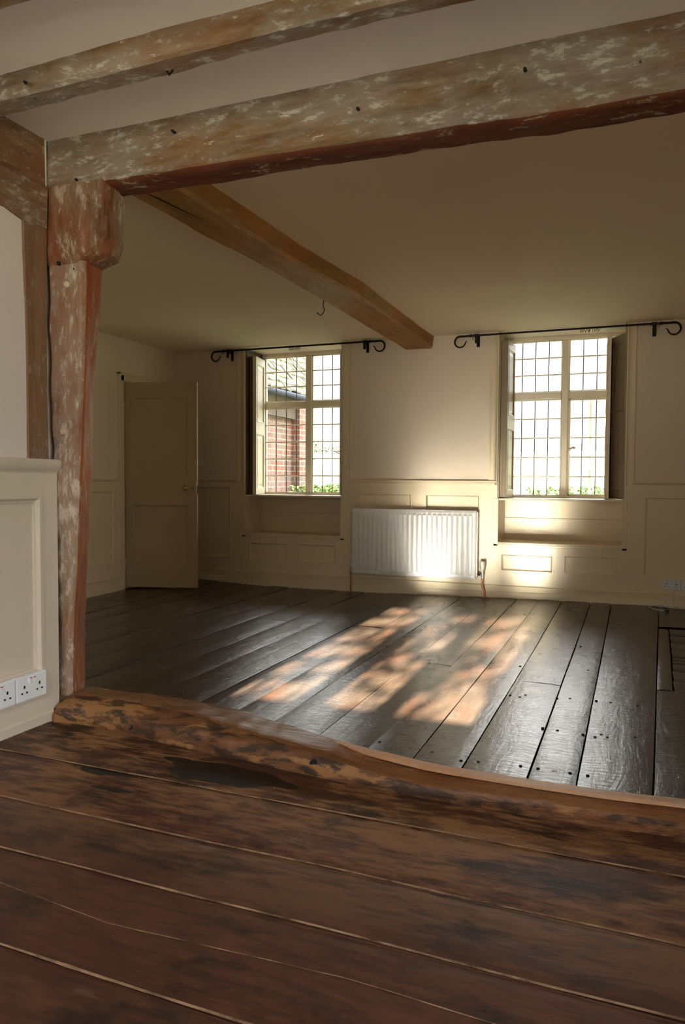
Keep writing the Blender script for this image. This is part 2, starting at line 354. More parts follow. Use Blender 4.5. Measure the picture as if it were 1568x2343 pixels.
def m_floor_near():
    m = Mat('red_brown_boards'); isl = m.island()
    fine = m.vec(.55, 3, 3, warp=.05, wscale=3); med = m.vec(.8, 2, 2, warp=.2)
    g = m.noise(fine, 18, 10, .72); g2 = m.noise(fine, 5, 5, .6, .6); p = m.noise(med, 3, 6, .62); q = m.noise(m.vec(.8, 1.4, 1, off=(4, 2, 0)), 5, 7, .65); d = m.noise(m.vec(.7, 1.3, 1, off=(9, 1, 0)), 7, 6, .6)
    col = m.mix(m.ramp(g, [(.3, 0), (.7, 1)]), (.024, .0085, .0050), (.105, .030, .0140))
    col = m.mix(m.ramp(isl, [(0, 0), (1, .75)], 'LINEAR'), col, (.045, .024, .016))
    sp = m.n.new('ShaderNodeSeparateXYZ'); m.l.new(m.tc.outputs['Object'], sp.inputs[0])
    worn = m.math('MULTIPLY', m.ramp(sp.outputs['Y'], [(.0, 0), (1.0, 1)]), 1.0)
    far_w = m.n.new('ShaderNodeMapRange'); m.l.new(sp.outputs['Y'], far_w.inputs[0]); far_w.inputs[1].default_value = 1.25; far_w.inputs[2].default_value = 2.0
    tan_f = m.math('MULTIPLY', m.ramp(m.math('ADD', m.math('MULTIPLY', p, .55), m.math('MULTIPLY', g, .45)), [(.46, 0), (.56, 1)]), m.math('ADD', m.math('MULTIPLY', far_w.outputs[0], .80), .05))
    col = m.mix(tan_f, col, (.31, .155, .064))
    col = m.mix(m.ramp(q, [(.54, 0), (.64, .8)]), col, (.013, .008, .006))
    col = m.mix(m.ramp(d, [(.66, 0), (.72, .55)]), col, (.16, .11, .08))
    # two dark spill stains near the threshold
    def stain(cx, cy_, rx, ry, th, k=.5):
        wv = m.vec(1/rx, 1/ry, 0, off=(-cx/rx, -cy_/ry, 0)); ln = m.n.new('ShaderNodeVectorMath'); ln.operation = 'LENGTH'; m.l.new(wv, ln.inputs[0])
        nn = m.noise(m.vec(1, 2.6, 1), 6.5, 4, .55)
        s_ = m.math('ADD', ln.outputs['Value'], m.math('MULTIPLY', m.math('SUBTRACT', nn, .5), 1.5*k*2))
        return m.ramp(s_, [(th-.06, 1), (th, 0)])
    for a in ((-1.10, 1.862, .20, .075, 1.0), (-1.455, 1.748, .080, .026, 1.0), (-1.29, 1.91, .05, .02, .9), (-1.34, 1.66, .09, .02, .8)):
        col = m.mix(m.math('MULTIPLY', stain(*a), .93), col, (.008, .006, .005))
    h = m.math('ADD', m.math('MULTIPLY', g, .5), m.math('ADD', m.math('MULTIPLY', g2, .8), m.math('MULTIPLY', q, .5)))
    return m.out(col, m.math('ADD', m.math('MULTIPLY', p, .3), .34), m.bump(h, .45, .006), spec=.28)
floor_near_m = m_floor_near()
def m_filler():
    m = Mat('pale_seam_filler'); v = m.vec(1.2, 3, 1); a = m.noise(v, 9, 6, .7)
    col = m.mix(m.ramp(a, [(.38, 0), (.62, 1)]), (.05, .024, .012), (.27, .165, .10)); return m.out(col, .7, m.bump(a, .5, .004), spec=.2)
filler_m = m_filler()

# ------------------------------------------------------------------ setting : far room
YW, ZC, XR = 6.6, 2.34, 1.5
W1 = (-3.65, -2.605); W2 = (-1.13, -.085)
XL = -4.46
ZF, ZCN, XN, YB, YBACK = .171, 2.216, -1.951, 2.09, -.7
def fz(x, y):
    e = interp(x, [(-4.46, .006), (-4.19, .010), (-3.56, -.016), (-2.52, -.021), (-1.19, .006), (-.52, .018), (.4, .021), (1.5, .02)])
    t = min(1, max(0, (y-4.8)/1.8)); return e*t*t*(3-2*t)

mb = MB()
y0, y1 = YW, 7.06
for a, b in ((XL-.3, W1[0]), (W1[1], W2[0]), (W2[1], XR+.3)): mb.box(a, b, y0, y1, -.3, 2.7)
for W in (W1, W2):
    mb.box(W[0], W[1], y0, y1, -.3, .485); mb.box(W[0], W[1], 6.95, y1, .485, .88); mb.box(W[0], W[1], y0, y1, 2.335, 2.7)
st(mb.build('wall_back', plaster), 'far plaster wall with two deep window recesses')

mb = MB()   # far left wall with doorway
DY0, DY1, DZ = 5.72, 6.43, 1.95
mb.box(XL-.15, XL, 2.0, DY0, -.3, 2.6); mb.box(XL-.15, XL, DY1, 7.06, -.3, 2.6); mb.box(XL-.15, XL, DY0, DY1, DZ, 2.6)
st(mb.build('wall_left', plaster), 'left plaster wall with the doorway')
mb = MB(); mb.box(XL-1.3, XL-.15, 5.2, 5.25, -.3, 2.4); mb.box(XL-1.3, XL-.15, 6.9, 6.95, -.3, 2.4); mb.box(XL-1.35, XL-1.3, 5.2, 6.95, -.3, 2.4); mb.box(XL-1.3, XL-.15, 5.2, 6.95, 2.35, 2.4); mb.box(XL-1.3, XL-.15, 5.2, 6.95, -.3, -.02)
st(mb.build('wall_passage', plaster), 'dim passage behind the doorway')
mb = MB(); mb.box(XR, XR+.3, 2.0, 7.06, -.3, 2.7)
mb.box(XR, XR+.3, YBACK-.3, -.6, -.3, 2.7); mb.box(XR, XR+.3, 1.3, 2.0, -.3, 2.7); mb.box(XR, XR+.3, -.6, 1.3, -.3, .30); mb.box(XR, XR+.3, -.6, 1.3, 2.12, 2.7)
st(mb.build('wall_right', plaster))
mb = MB(); mb.box(XL, -2.04, 2.14, 2.27, -.3, 2.6)
st(mb.build('wall_partition', plaster))
mb = MB(); mb.box(XL-.3, XR+.3, 2.16, 7.06, ZC, ZC+.2)
st(mb.build('ceiling', ceil_far_m), 'smooth cream ceiling of the far room')

# floor boards of the far room: one mesh, wavy worn boards with open joints
random.seed(4)
seams = [-4.46, -4.2, -3.93, -3.68, -3.38, -3.15, -2.88, -2.63, -2.36, -2.13, -1.86, -1.64, -1.42, -1.175, -.94, -.75, -.562, -.33, -.167, .085, .40, .68, 1.0, 1.25, 1.5]
mb = MB()
mb.box(XL-.3, XR, 1.7, 7.0, -.26, -.035, 1)
def board(mb, xa, xb, ya, yb, zf, wob=.004, gap=.003, mi=0, nx=5, step=.16, seed=0, axis='y', zoff=0):
    """a board with a slightly cupped top; axis = running direction"""
    n = max(2, int(abs(yb-ya)/step)); vs = []; fs = []
    for j in range(n+1):
        y = lerp(ya, yb, j/n)
        e0 = xa(y) if callable(xa) else xa; e1 = xb(y) if callable(xb) else xb
        e0 += gap/2+wob*.5*nz(y*.9, e0*7, seed, 1)+.0010*nz(y, seed, 3, 11); e1 += -gap/2+wob*.5*nz(y*.9, e1*7, seed+5, 1)+.0010*nz(y, seed+2, 3, 11)
        row = []
        for i in range(nx+1):
            t = i/nx; x = lerp(e0, e1, t)
            X, Y = (x, y) if axis == 'y' else (y, x)
            edge = -.0035 if i in (0, nx) else 0
            row.append((x, y, zf(X, Y)+zoff+edge+.0030*nz(X+seed*3, Y, 1, 2.2)+.0012*nz(X, Y+seed, 2, 6)))
        row = [(e0, y, row[0][2]-.03)]+row+[(e1, y, row[-1][2]-.03)]
        vs += row
    m_ = nx+3
    for j in range(n):
        for i in range(m_-1): fs.append((j*m_+i, j*m_+i+1, (j+1)*m_+i+1, (j+1)*m_+i))
    if axis == 'x': vs = [(p[1], p[0], p[2]) for p in vs]
    mb.add(vs, fs, mi)
for i, (a, b) in enumerate(zip(seams, seams[1:])):
    rnd = random.random(); g_ = .0025+.0025*(a > -1.2)*random.random()+.0025*(a > -.7)
    if a == .085:      # board cut away beside the patched hearth boards
        sx0 = lambda y: interp(y, [(1.7, .045), (2.7, .078), (6.7, .204)])
        board(mb, sx0, lambda y: .50, 1.7, 3.99, fz, gap=.006, seed=i, zoff=-.002); board(mb, sx0, lambda y: .50, 5.70, 6.62, fz, gap=.006, seed=i+.5)
        board(mb, sx0, lambda y: interp(y, [(4.0, .196), (4.9, .222), (5.6, .235)]), 4.0, 5.62, fz, gap=.006, seed=i+.3)
        continue
    if b == .085: b = lambda y: interp(y, [(1.7, .045), (2.7, .078), (6.7, .204)])
    if a == .40: a = .50
    cuts = [1.7]
    if i % 3 == 1: cuts.append(3.2+2*rnd)
    cuts.append(6.62)
    for c0, c1 in zip(cuts, cuts[1:]): board(mb, a, b, c0+.002, c1-.001, fz, gap=g_, seed=i+c0, zoff=random.uniform(-.002, .002))
ys = [4.0, 4.22, 4.45, 4.62, 4.70, 4.80, 4.98, 5.22, 5.45, 5.67]
for k, (a, b) in enumerate(zip(ys, ys[1:])):     # short boards laid crosswise where a hearth was
    board(mb, a, b, interp(a, [(4.0, .203), (4.9, .229), (5.6, .242)]), .50, lambda X, Y: fz(X, Y), gap=.010, seed=k+40, axis='x', zoff=-.004)
fl = mb.build('floor', [floor_far_m, gap_m], smooth=50); st(fl, 'dark polished wide floorboards of the far room')

# iron nail heads and holes of the far floor
nails = [(-.543, 3.607), (-.494, 3.588), (-.474, 3.635), (-.328, 3.642), (-.269, 3.658), (-.151, 3.669), (-.087, 3.666), (-.341, 3.173), (-.280, 3.163), (-.178, 3.153), (-.131, 3.139), (-.108, 3.177), (-.085, 3.152),
         (-.367, 2.712), (-.305, 2.711), (-.195, 2.713), (-.135, 2.712), (-.579, 2.68), (-.517, 2.691), (-.7, 2.72), (-.79, 2.73), (-.92, 2.75), (.03, 3.66), (.02, 3.2), (-.22, 4.25), (-.03, 4.27), (-.4, 4.2), (-.58, 4.2), (-.1, 4.9), (-.3, 4.86), (.05, 5.0)]
mb = MB(fz and None)
for x, y in nails: mb.lathe([(.004, -.010), (.0062, -.004), (.0062, .0010), (.003, .0014)], (x, y, fz(x, y)), 'z', 10)
o = mb.build('nail_heads', gap_m, fl, smooth=40)

# ------------------------------------------------------------------ panelling, rails, skirting of the far wall
TW = lambda u, v, w_: (u, YW-w_, v)
pn = [(-4.43, -3.812, .25, .965), (-3.705, -3.171, .230, .410), (-3.077, -2.557, .230, .414)]
panelled('trim_1', TW, XL, W1[0], .10, 1.01, [(-4.40, -3.815, .25, .965)], cream)
panelled('trim_2', TW, W1[0], W1[1], .10, .485, [(-3.60, -3.171, .230, .410), (-3.077, -2.66, .230, .414)], cream)
panelled('trim_3', TW, W1[1], W2[0], .10, 1.01, [(-2.445, -1.913, .22, .915), (-1.78, -1.285, .22, .91)], cream)
panelled('trim_4', TW, W2[0], W2[1], .10, .485, [(-1.09, -.647, .247, .396), (-.556, -.125, .252, .404)], cream)
panelled('trim_5', TW, W2[1], XR, .10, 1.01, [(.075, .86, .27, .912), (.97, 1.44, .27, .912)], cream)
def rail(name, T, u0, u1, z, mat, depth=.03, ends=(0, 0), h=.036, w0=.0):
    prof = [(w0, -h), (w0+.012, -h), (w0+.014, -h*.72), (w0+depth*.62, -h*.55), (w0+depth*.9, -h*.35), (w0+depth, -h*.12), (w0+depth*.92, 0), (w0, .002)]
    mb = MB(T); n = len(prof); st_ = []
    for u, k in ((u0, ends[0]), (u1, ends[1])):
        if k:
            rng = [0, .3, .6, .85, 1] if u == u1 else [1, .85, .6, .3, 0]
            for t in rng:
                sh = math.sqrt(max(0, 1-t*t)) if t else 1
                st_.append((u+(1 if u == u1 else -1)*t*.012-(1 if u == u1 else -1)*.012, max(sh, .55)))
        else: st_.append((u, 1))
    vs = []; fs = []
    for u, s_ in st_: vs += [(u, z+b, w0+(a-w0)*s_) for a, b in prof]
    for i in range(len(st_)-1):
        for k in range(n): fs.append((i*n+k, i*n+(k+1) % n, (i+1)*n+(k+1) % n, (i+1)*n+k))
    fs += [tuple(range(n))[::-1], tuple((len(st_)-1)*n+k for k in range(n))]
    mb.add(vs, fs); o = mb.build(name, mat, smooth=50); return st(o)
rail('trim_6', TW, XL, -3.715, 1.040, cream, ends=(0, 1)); rail('trim_7', TW, -2.54, W2[0]+.005, 1.040, cream, ends=(1, 1)); rail('trim_8', TW, -.03, XR, 1.036, cream, ends=(1, 0))
def architrave(name, T, u0, u1, v0, v1, mat, inner_left):
    """board with a bead on the opening side and a moulded outer edge"""
    mb = MB(T); t = .024; W_ = u1-u0
    prof = [(0, 0), (0, t), (.010, t+.004), (.018, t-.004), (.028, t*.62), (W_-.022, t*.55), (W_-.014, t*.75), (W_-.004, t*.75), (W_, 0)]
    if not inner_left: prof = [(W_-a, b) for a, b in prof][::-1]
    n = len(prof); vs = [(u0+a, v0, b) for a, b in prof]+[(u0+a, v1, b) for a, b in prof]
    mb.add(vs, [(i, (i+1) % n, n+(i+1) % n, n+i) for i in range(n)]+[tuple(range(n))[::-1], tuple(range(n, 2*n))])
    return st(mb.build(name, mat, smooth=40))
architrave('trim_9', TW, W1[0]-.085, W1[0], 1.0, ZC, cream, False); architrave('trim_10', TW, W1[1], W1[1]+.08, 1.0, ZC, cream, True)
architrave('trim_11', TW, W2[0]-.085, W2[0], 1.0, ZC, cream, False); architrave('trim_12', TW, W2[1], W2[1]+.075, 1.0, ZC, cream, True)
# skirting follows the uneven floor
def skirting(name, T, u0, u1, zf, mat, top=.122):
    mb = MB(T); n = max(2, int(abs(u1-u0)/.12)); vs = []; fs = []
    for i in range(n+1):
        u = lerp(u0, u1, i/n); b = zf(u)-.015
        prof = [(b, .0), (b, .030), (max(zf(u)+.045, .05), .030), (zf(u)+.052, .026), (zf(u)+.056, .022), (top-.014, .022), (top-.006, .026), (top-.002, .020), (top, .0)]
        vs += [(u, p[0], p[1]) for p in prof]
    m_ = 9
    for i in range(n):
        for k in range(m_): fs.append((i*m_+k, i*m_+(k+1) % m_, (i+1)*m_+(k+1) % m_, (i+1)*m_+k))
    fs += [tuple(range(m_))[::-1], tuple(n*m_+k for k in range(m_))]
    mb.add(vs, fs); return st(mb.build(name, mat, smooth=40))
skirting('baseboard_back', TW, XL, XR, lambda u: fz(u, 6.6), cream)
# seat recesses under the windows
for i, W in enumerate((W1, W2)):
    mb = MB(); mb.box(W[0], W[1], 6.575, 6.95, .482, .502)                                   # seat board with nosing
    o = mb.build('trim_%d' % (13+i), cream, bevel=.008); st(o, 'painted window seat board')
    mb = MB(); mb.box(W[0], W[1], 6.935, 6.95, .502, .70); mb.box(W[0], W[1], 6.936, 6.95, .702, .872)
    mb.box(W[0], W[0]+.012, 6.60, 6.935, .502, .872); mb.box(W[1]-.012, W[1], 6.60, 6.935, .502, .872)
    st(mb.build('trim_%d' % (15+i), cream, bevel=.002), 'boarded lining of the window seat recess')
    mb = MB(TW); 
    for u0, u1 in ((W[0]-.03, W[0]+.012), (W[1]-.012, W[1]+.03)): mb.box(u0, u1, .46, .885, 0, .020)
    mb.box(W[0]-.03, W[1]+.03, .462, .484, 0, .020)
    st(mb.build('trim_%d' % (17+i), cream, bevel=.004), 'beaded frame round the window seat recess')

# ------------------------------------------------------------------ the two leaded windows
def window(name, W, label, glassL, glassR, ncolL, ncolR, leads_off=0, right_extra=False, shutters=()):
    root = empty(name, ((W[0]+W[1])/2, 6.97, .88), label=label, kind='structure')
    yf0, yf1 = 6.935, 7.01; zb, zt = .905, 2.30; t0, t1 = 1.775, 1.842
    fr = MB(); fr.box(W[0], glassL[0], yf0, yf1, .88, ZC); fr.box(glassR[1], W[1], yf0, yf1, .88, ZC)
    fr.box(glassL[0], glassR[1], yf0, yf1, .872, zb); fr.box(glassL[0], glassR[1], yf0, yf1, zt, ZC)
    fr.build('window_frame', cream_win, root, bevel=.008)
    m_ = MB(); m_.box(glassL[1], glassR[0], yf0-.006, yf1, zb, zt); m_.build('mullion', cream_win, root, bevel=.012)
    for (a, b) in (glassL, glassR):
        m_ = MB(); m_.box(a, b, yf0-.002, yf1, t0, t1); m_.build('transom', cream_win, root, bevel=.010)
    for u0, u1 in ((W[0], W[0]+.012), (W[1]-.012, W[1])):
        s_ = MB(); s_.box(u0, u1, 6.60, 6.935, .886, ZC); s_.build('shutter_lining', taupe if right_extra else shaded_taupe, root)
    s_ = MB(); s_.box(W[0], W[1], 6.60, 6.95, .868, .886); s_.build('window_sill', cream_win, root, bevel=.005)
    for (ga, gb, nc) in ((glassL[0], glassL[1], ncolL), (glassR[0], glassR[1], ncolR)):
        for (za, zb_, nr) in ((zb, t0, 5), (t1, zt, 3)):
            g_ = MB(); g_.box(ga, gb, 6.975, 6.979, za, zb_); pane = g_.build('leaded_light', glass, root)
            l_ = MB()
            for c in range(1, nc):
                x = lerp(ga, gb, c/nc); pts = [(x+.0025*nz(x*9, z_, za, 6), 6.973, z_) for z_ in [lerp(za, zb_, q/8) for q in range(9)]]
                l_.tube(pts, .0048, 6, 0)
            l_.build('lead_came', lead, pane)
            l_ = MB()
            for r_ in range(1, nr):
                z_ = lerp(za, zb_, r_/nr); pts = [(lerp(ga, gb, q/10), 6.962, z_+.002*nz(q, z_*9, ga, .8)) for q in range(11)]
                l_.tube(pts, .0062, 8, 0)
                for c in range(0, nc+1): l_.lathe([(.002, -.007), (.0062, -.003), (.0062, .003), (.002, .007)], (lerp(ga, gb, c/nc), 6.962, z_), 'x', 8)
            l_.build('glazing_bar', cream_win, pane, smooth=50)
            b_ = MB()       # putty fillet round the pane
            for (u0, u1, v0, v1) in ((ga, ga+.008, za, zb_), (gb-.008, gb, za, zb_), (ga, gb, za, za+.008), (ga, gb, zb_-.008, zb_)): b_.box(u0, u1, 6.955, 6.975, v0, v1)
            b_.build('glazing_bead', cream_win, pane)
    for (p0, p1, mat, pan) in shutters:      # shutter leaves: p0 front edge, p1 back edge (x, y)
        d = Vector((p1[0]-p0[0], p1[1]-p0[1])); L = d.length; d.normalize(); nrm = Vector((-d.y, d.x))
        if pan < 0: nrm = -nrm
        T = lambda u, v, w_, p0=p0, d=d, nrm=nrm: (p0[0]+d.x*u+nrm.x*w_, p0[1]+d.y*u+nrm.y*w_, v)
        m_ = MB(T); m_.box(0, L, .89, 2.27, -.026, 0); leaf = m_.build('shutter', mat, root, bevel=.003)
        panelled('shutter_panel', T, 0, L, .89, 2.27, [(.035, L-.035, .95, 1.50), (.035, L-.035, 1.62, 2.20)], mat, .010, leaf, .016, .003, None, True)
        for zz in (1.08, 1.62, 2.12):
            h_ = MB(T); h_.lathe([(.004, -.035), (.006, -.03), (.006, .03), (.004, .035)], (L, zz, .0), 'y', 8); h_.build('hinge', mat, leaf)
    if right_extra:
        e = MB(); x = -.385
        e.box(x-.010, x+.010, 7.03, 7.05, zb-.01, t0); e.build('casement_stile', cream_win, root, bevel=.003)
        e = MB(); e.box(glassR[0], glassR[0]+.018, 6.945, 6.965, zb, t0); e.box(glassR[1]-.018, glassR[1], 6.945, 6.965, zb, t0); e.box(glassR[0], glassR[1], 6.945, 6.965, zb, zb+.018); e.box(glassR[0], glassR[1], 6.945, 6.965, t0-.018, t0)
        e.build('casement_frame', cream_win, root, bevel=.003)
        e = MB(); e.box(glassR[0]+.002, glassR[0]+.014, 6.932, 6.945, 1.27, 1.40); e.tube([(glassR[0]+.008, 6.94, 1.325), (glassR[0]+.010, 6.90, 1.325)], .006, 8)
        e.tube([(glassR[0]+.004, 6.90, 1.312), (glassR[0]+.03, 6.895, 1.328), (glassR[0]+.055, 6.897, 1.345)], [.011, .009, .006], 10); e.lathe([(.004, -.012), (.013, -.006), (.013, .006), (.004, .012)], (glassR[0]+.055, 6.897, 1.335), 'z', 12)
        e.build('window_handle', cream_win, root, smooth=40)
    return root
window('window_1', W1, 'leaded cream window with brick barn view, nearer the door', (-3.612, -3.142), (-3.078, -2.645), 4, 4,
       shutters=(((-3.560, 6.635), (-3.612, 6.925), cream_win, -1), ((-3.598, 6.64), (-3.632, 6.925), shaded_taupe, -1), ((-2.640, 6.64), (-2.635, 6.925), cream_win, 1)))
window('window_2', W2, 'leaded cream window with brown shutters, right of the radiator', (-1.100, -.632), (-.570, -.100), 4, 4, right_extra=True,
       shutters=(((-1.068, 6.63), (-1.050, 6.925), taupe, -1), ((-1.100, 6.64), (-1.098, 6.925), taupe, -1), ((-.092, 6.615), (-.208, 6.87), taupe, 1), ((-.236, 6.70), (-.244, 6.925), cream_win, 1)))

# ------------------------------------------------------------------ far left wall panelling and door
TL = lambda u, v, w_: (XL+w_, u, v)
panelled('trim_19', TL, 2.27, 5.655, .10, 1.01, [(2.6, 3.5, .25, .92), (3.62, 4.52, .25, .92), (4.64, 5.565, .25, .925)], cream)
rail('trim_20', TL, 2.27, 5.66, 1.036, cream)
skirting('baseboard_left', TL, 2.27, 5.655, lambda u: fz(XL, u), cream)
door = empty('door_1', (XL, DY0, 0), label='cream two panel door standing half open in the left wall', kind='structure')
mb = MB(TL); mb.box(5.65, 5.715, -.02, 2.0, 0, .022); mb.box(6.44, 6.505, -.02, 2.0, 0, .022); mb.box(5.65, 6.505, 1.945, 2.01, 0, .022)
mb.box(5.64, 5.66, -.02, 2.02, .0, .034); mb.box(6.495, 6.515, -.02, 2.02, 0, .034); mb.box(5.64, 6.515, 2.0, 2.02, 0, .034)
mb.box(5.715, 5.73, -.02, 1.95, -.15, .004); mb.box(6.425, 6.44, -.02, 1.95, -.15, .004); mb.box(5.715, 6.44, 1.94, 1.955, -.15, .004)
mb.build('door_frame', cream, door, bevel=.004)
h0 = Vector((XL+.012, DY0+.012)); h1 = Vector((-3.795, 5.937)); dd = (h1-h0); DL = dd.length; dd.normalize(); dn = Vector((dd.y, -dd.x))
TD = lambda u, v, w_: (h0.x+dd.x*u+dn.x*w_, h0.y+dd.y*u+dn.y*w_, v)
mb = MB(TD); mb.box(0, DL, .022, 1.935, -.036, -.012); leaf = mb.build('door_leaf', shaded_cream_door, door, bevel=.002)
panelled('door_panelling', (lambda u, v, w_: TD(u, v, w_-.012)), 0, DL, .022, 1.935, [(.095*DL, .875*DL, .24, .80), (.095*DL, .875*DL, 1.045, 1.80)], shaded_cream_door, .012, leaf, .020, .002, None)
mb = MB(TD); mb.box(DL-.115, DL-.004, .895, 1.015, 0, .012); mb.build('rim_lock', shaded_cream_door, leaf, bevel=.003)
mb = MB(TD)
def lathe_T(mb, c, prof, n=16):
    vs = []
    for (r_, h_) in prof:
        for k in range(n): vs.append((c[0]+r_*math.cos(6.28318*k/n), c[1]+r_*math.sin(6.28318*k/n), c[2]+h_))
    m_ = len(prof); mb.add(vs, [(i*n+k, i*n+(k+1) % n, (i+1)*n+(k+1) % n, (i+1)*n+k) for i in range(m_-1) for k in range(n)]+[tuple(range(n))[::-1], tuple((m_-1)*n+k for k in range(n))])
lathe_T(mb, (DL-.095, .955, .012), [(.020, 0), (.020, .004), (.009, .006), (.008, .022), (.020, .030), (.025, .040), (.020, .052), (.008, .056)])
mb.build('door_knob', brass, leaf, smooth=50)
mb = MB(TD); mb.box(DL-.045, DL-.040, .94, .965, .012, .0135); mb.box(DL-.0005, DL+.0012, .90, .98, -.03, -.006); mb.build('keyhole', dark_hole, leaf)
for zz in (.25, 1.70):
    mb = MB(TD); lathe_T(mb, (-.004, zz, 0), [(.006, 0), (.006, .002)]); mb.tube([(-.004, zz-.04, .004), (-.004, zz+.04, .004)], .006, 8); mb.build('hinge', cream, leaf)
mb = MB(TW); mb.box(-4.235, -4.152, 1.175, 1.262, 0, .010)
ls = empty('light_switch', (-4.19, YW-.001, 1.218), label='white square light switch on the far wall beside the open door', cat='switch')
mb.build('switch_plate', white_pl, ls, bevel=.003)
mb = MB(TW); mb.box(-4.200, -4.187, 1.205, 1.232, .010, .015); mb.build('rocker', white_pl, ls, bevel=.0015)

# ------------------------------------------------------------------ radiator
rad = empty('radiator', (-1.88, 6.57, .14), label='white ribbed panel radiator on the far wall between the windows', cat='radiator')
RX0, RX1, RZ0, RZ1, RY = -2.462, -1.292, .165, .775, 6.485
mb = MB(); NX = 24; pts = []
def prof_r(x, z):
    t = (x-(RX0+.03))/((RX1-RX0)-.06)*NX; d = 0
    if 0 < t < NX and RZ0+.035 < z < RZ1-.035:
        d = .0085*max(0, math.sin((t-int(t))*math.pi))**.8*min(1, (z-RZ0-.035)/.012, (RZ1-.035-z)/.012)
    return d
xs = [RX0, RX0+.006]+[RX0+.03+(RX1-RX0-.06)*i/(NX*8) for i in range(NX*8+1)]+[RX1-.006, RX1]
zs = [RZ0, RZ0+.006, RZ0+.018, RZ0+.033, RZ0+.038, RZ0+.043, RZ0+.049]+[lerp(RZ0+.06, RZ1-.06, i/4) for i in range(5)]+[RZ1-.049, RZ1-.043, RZ1-.038, RZ1-.033, RZ1-.006, RZ1]
vs = []; fs = []
for z in zs:
    for x in xs:
        ed = .006 if x in (RX0, RX1) or z in (RZ0, RZ1) else 0
        vs.append((x, RY-.004+ed+.008-prof_r(x, z)-(.004 if z == RZ0+.018 else 0), z))
n = len(xs)
for j in range(len(zs)-1):
    for i in range(n-1): fs.append((j*n+i, j*n+i+1, (j+1)*n+i+1, (j+1)*n+i))
mb.add(vs, fs); mb.build('front_panel', white_rad, rad, smooth=60)
mb = MB(); mb.box(RX0, RX1, RY+.010, RY+.016, RZ0, RZ1); mb.box(RX0, RX1, RY+.004, RY+.016, RZ1-.004, RZ1); mb.box(RX0+.03, RX1-.01, RY+.056, RY+.066, RZ0+.01, RZ1-.012); mb.build('back_panel', white_rad, rad, bevel=.003)
mb = MB()
for i in range(40): x = lerp(RX0+.05, RX1-.05, i/39); mb.box(x-.001, x+.001, RY+.018, RY+.055, RZ0+.05, RZ1-.03)
mb.build('convector_fins', white_rad, rad)
mb = MB(); mb.box(RX1-.004, RX1+.010, RY+.016, RY+.058, RZ0+.02, RZ1-.012); mb.build('side_panel', white_rad, rad, bevel=.004)
for x in (RX0+.2, RX1-.2):
    mb = MB(); mb.box(x-.02, x+.02, RY+.06, YW-.017, RZ0+.05, RZ1-.08); mb.build('wall_bracket', white_rad, rad)
vx = -1.240
mb = MB(); mb.tube([(RX1, RY+.035, .215), (vx, RY+.035, .215)], .009, 10); mb.lathe([(.013, -.014), (.015, -.01), (.015, .01), (.013, .014)], (RX1+.02, RY+.035, .215), 'x', 6); mb.tube([(vx, RY+.035, .18), (vx, RY+.035, .25)], .011, 12); mb.build('valve_body', chrome, rad, smooth=40)
mb = MB(); mb.lathe([(.012, 0), (.018, .004), (.018, .020), (.020, .022), (.024, .045), (.027, .06), (.027, .09), (.024, .096)], (vx, RY+.035, .235), 'z', 20); mb.build('thermostat_head', valve_w, rad, smooth=40)
mb = MB(); mb.tube([(vx, RY+.035, .18), (vx-.004, RY+.036, .13), (vx+.002, RY+.04, .10), (vx+.016, RY+.045, .065), (vx+.018, RY+.045, -.02)], .0078, 12); mb.build('pipe', copper, rad, smooth=60)
vx = -2.483
mb = MB(); mb.tube([(RX0, RY+.035, .20), (vx, RY+.035, .20)], .008, 10); mb.tube([(vx, RY+.035, .175), (vx, RY+.035, .215)], .010, 10); mb.build('valve_body', chrome, rad, smooth=40)
mb = MB(); mb.lathe([(.010, 0), (.012, .004), (.012, .026), (.009, .03)], (vx, RY+.035, .212), 'z', 16); mb.build('valve_cap', valve_w, rad, smooth=40)
mb = MB(); mb.tube([(vx, RY+.035, .18), (vx+.002, RY+.036, .08), (vx, RY+.037, -.03)], .0078, 12); mb.build('pipe', copper, rad, smooth=60)

# ------------------------------------------------------------------ curtain poles
def pole(xa, xb, ba, bb, z, label, side_l):
    root = empty('curtain_pole', ((ba+bb)/2, YW-.08, z), label=label, cat='curtain pole', group='iron curtain poles')
    y = YW-.08
    mb = MB(); mb.tube([(ba-.06, y, z), (bb+.06, y, z)], .0085, 12); mb.build('rod', iron, root, smooth=50)
    for sgn, b, xe in ((-1, ba, xa), (1, bb, xb)):
        pts = []; cr_ = .048; cx = b+sgn*(.06+.085)
        pts += [(b+sgn*.055, y, z), (b+sgn*.11, y, z-.001)]
        for k in range(0, 13): a = R(90-k*20); pts.append((cx+sgn*cr_*math.cos(a), y, z-cr_+cr_*math.sin(a)))
        e = pts[-1]; pts += [(e[0]-sgn*.006, y, e[2]+.016), (e[0]-sgn*.014, y, e[2]+.026), (e[0]-sgn*.022, y, e[2]+.024)]
        rs = [.0095]*2+[lerp(.0095, .006, k/12) for k in range(13)]+[.005, .0045, .003]
        mb = MB(); mb.tube(pts, rs, 10); mb.lathe([(.010, -.012), (.014, -.008), (.011, -.003), (.014, .003), (.011, .008), (.010, .012)], (b+sgn*.05, y, z), 'x', 14)
        mb.build('shepherds_crook_end', iron, root, smooth=60)
        mb = MB(); mb.box(b-.014, b+.014, YW-.006, YW, z-.088, z+.012); mb.tube([(b, YW-.004, z-.02), (b, YW-.05, z-.018), (b, y, z-.003)], .007, 8); mb.box(b-.022, b+.022, y-.014, y+.014, z-.012, z+.011)
        mb.box(b-.013, b+.013, y-.013, y-.009, z-.070, z+.002)
        mb.build('bracket', iron, root, bevel=.002)
    return root
pole(-4.04, -2.18, -3.800, -2.355, 2.316, 'black iron curtain pole over the window nearer the door', 0)
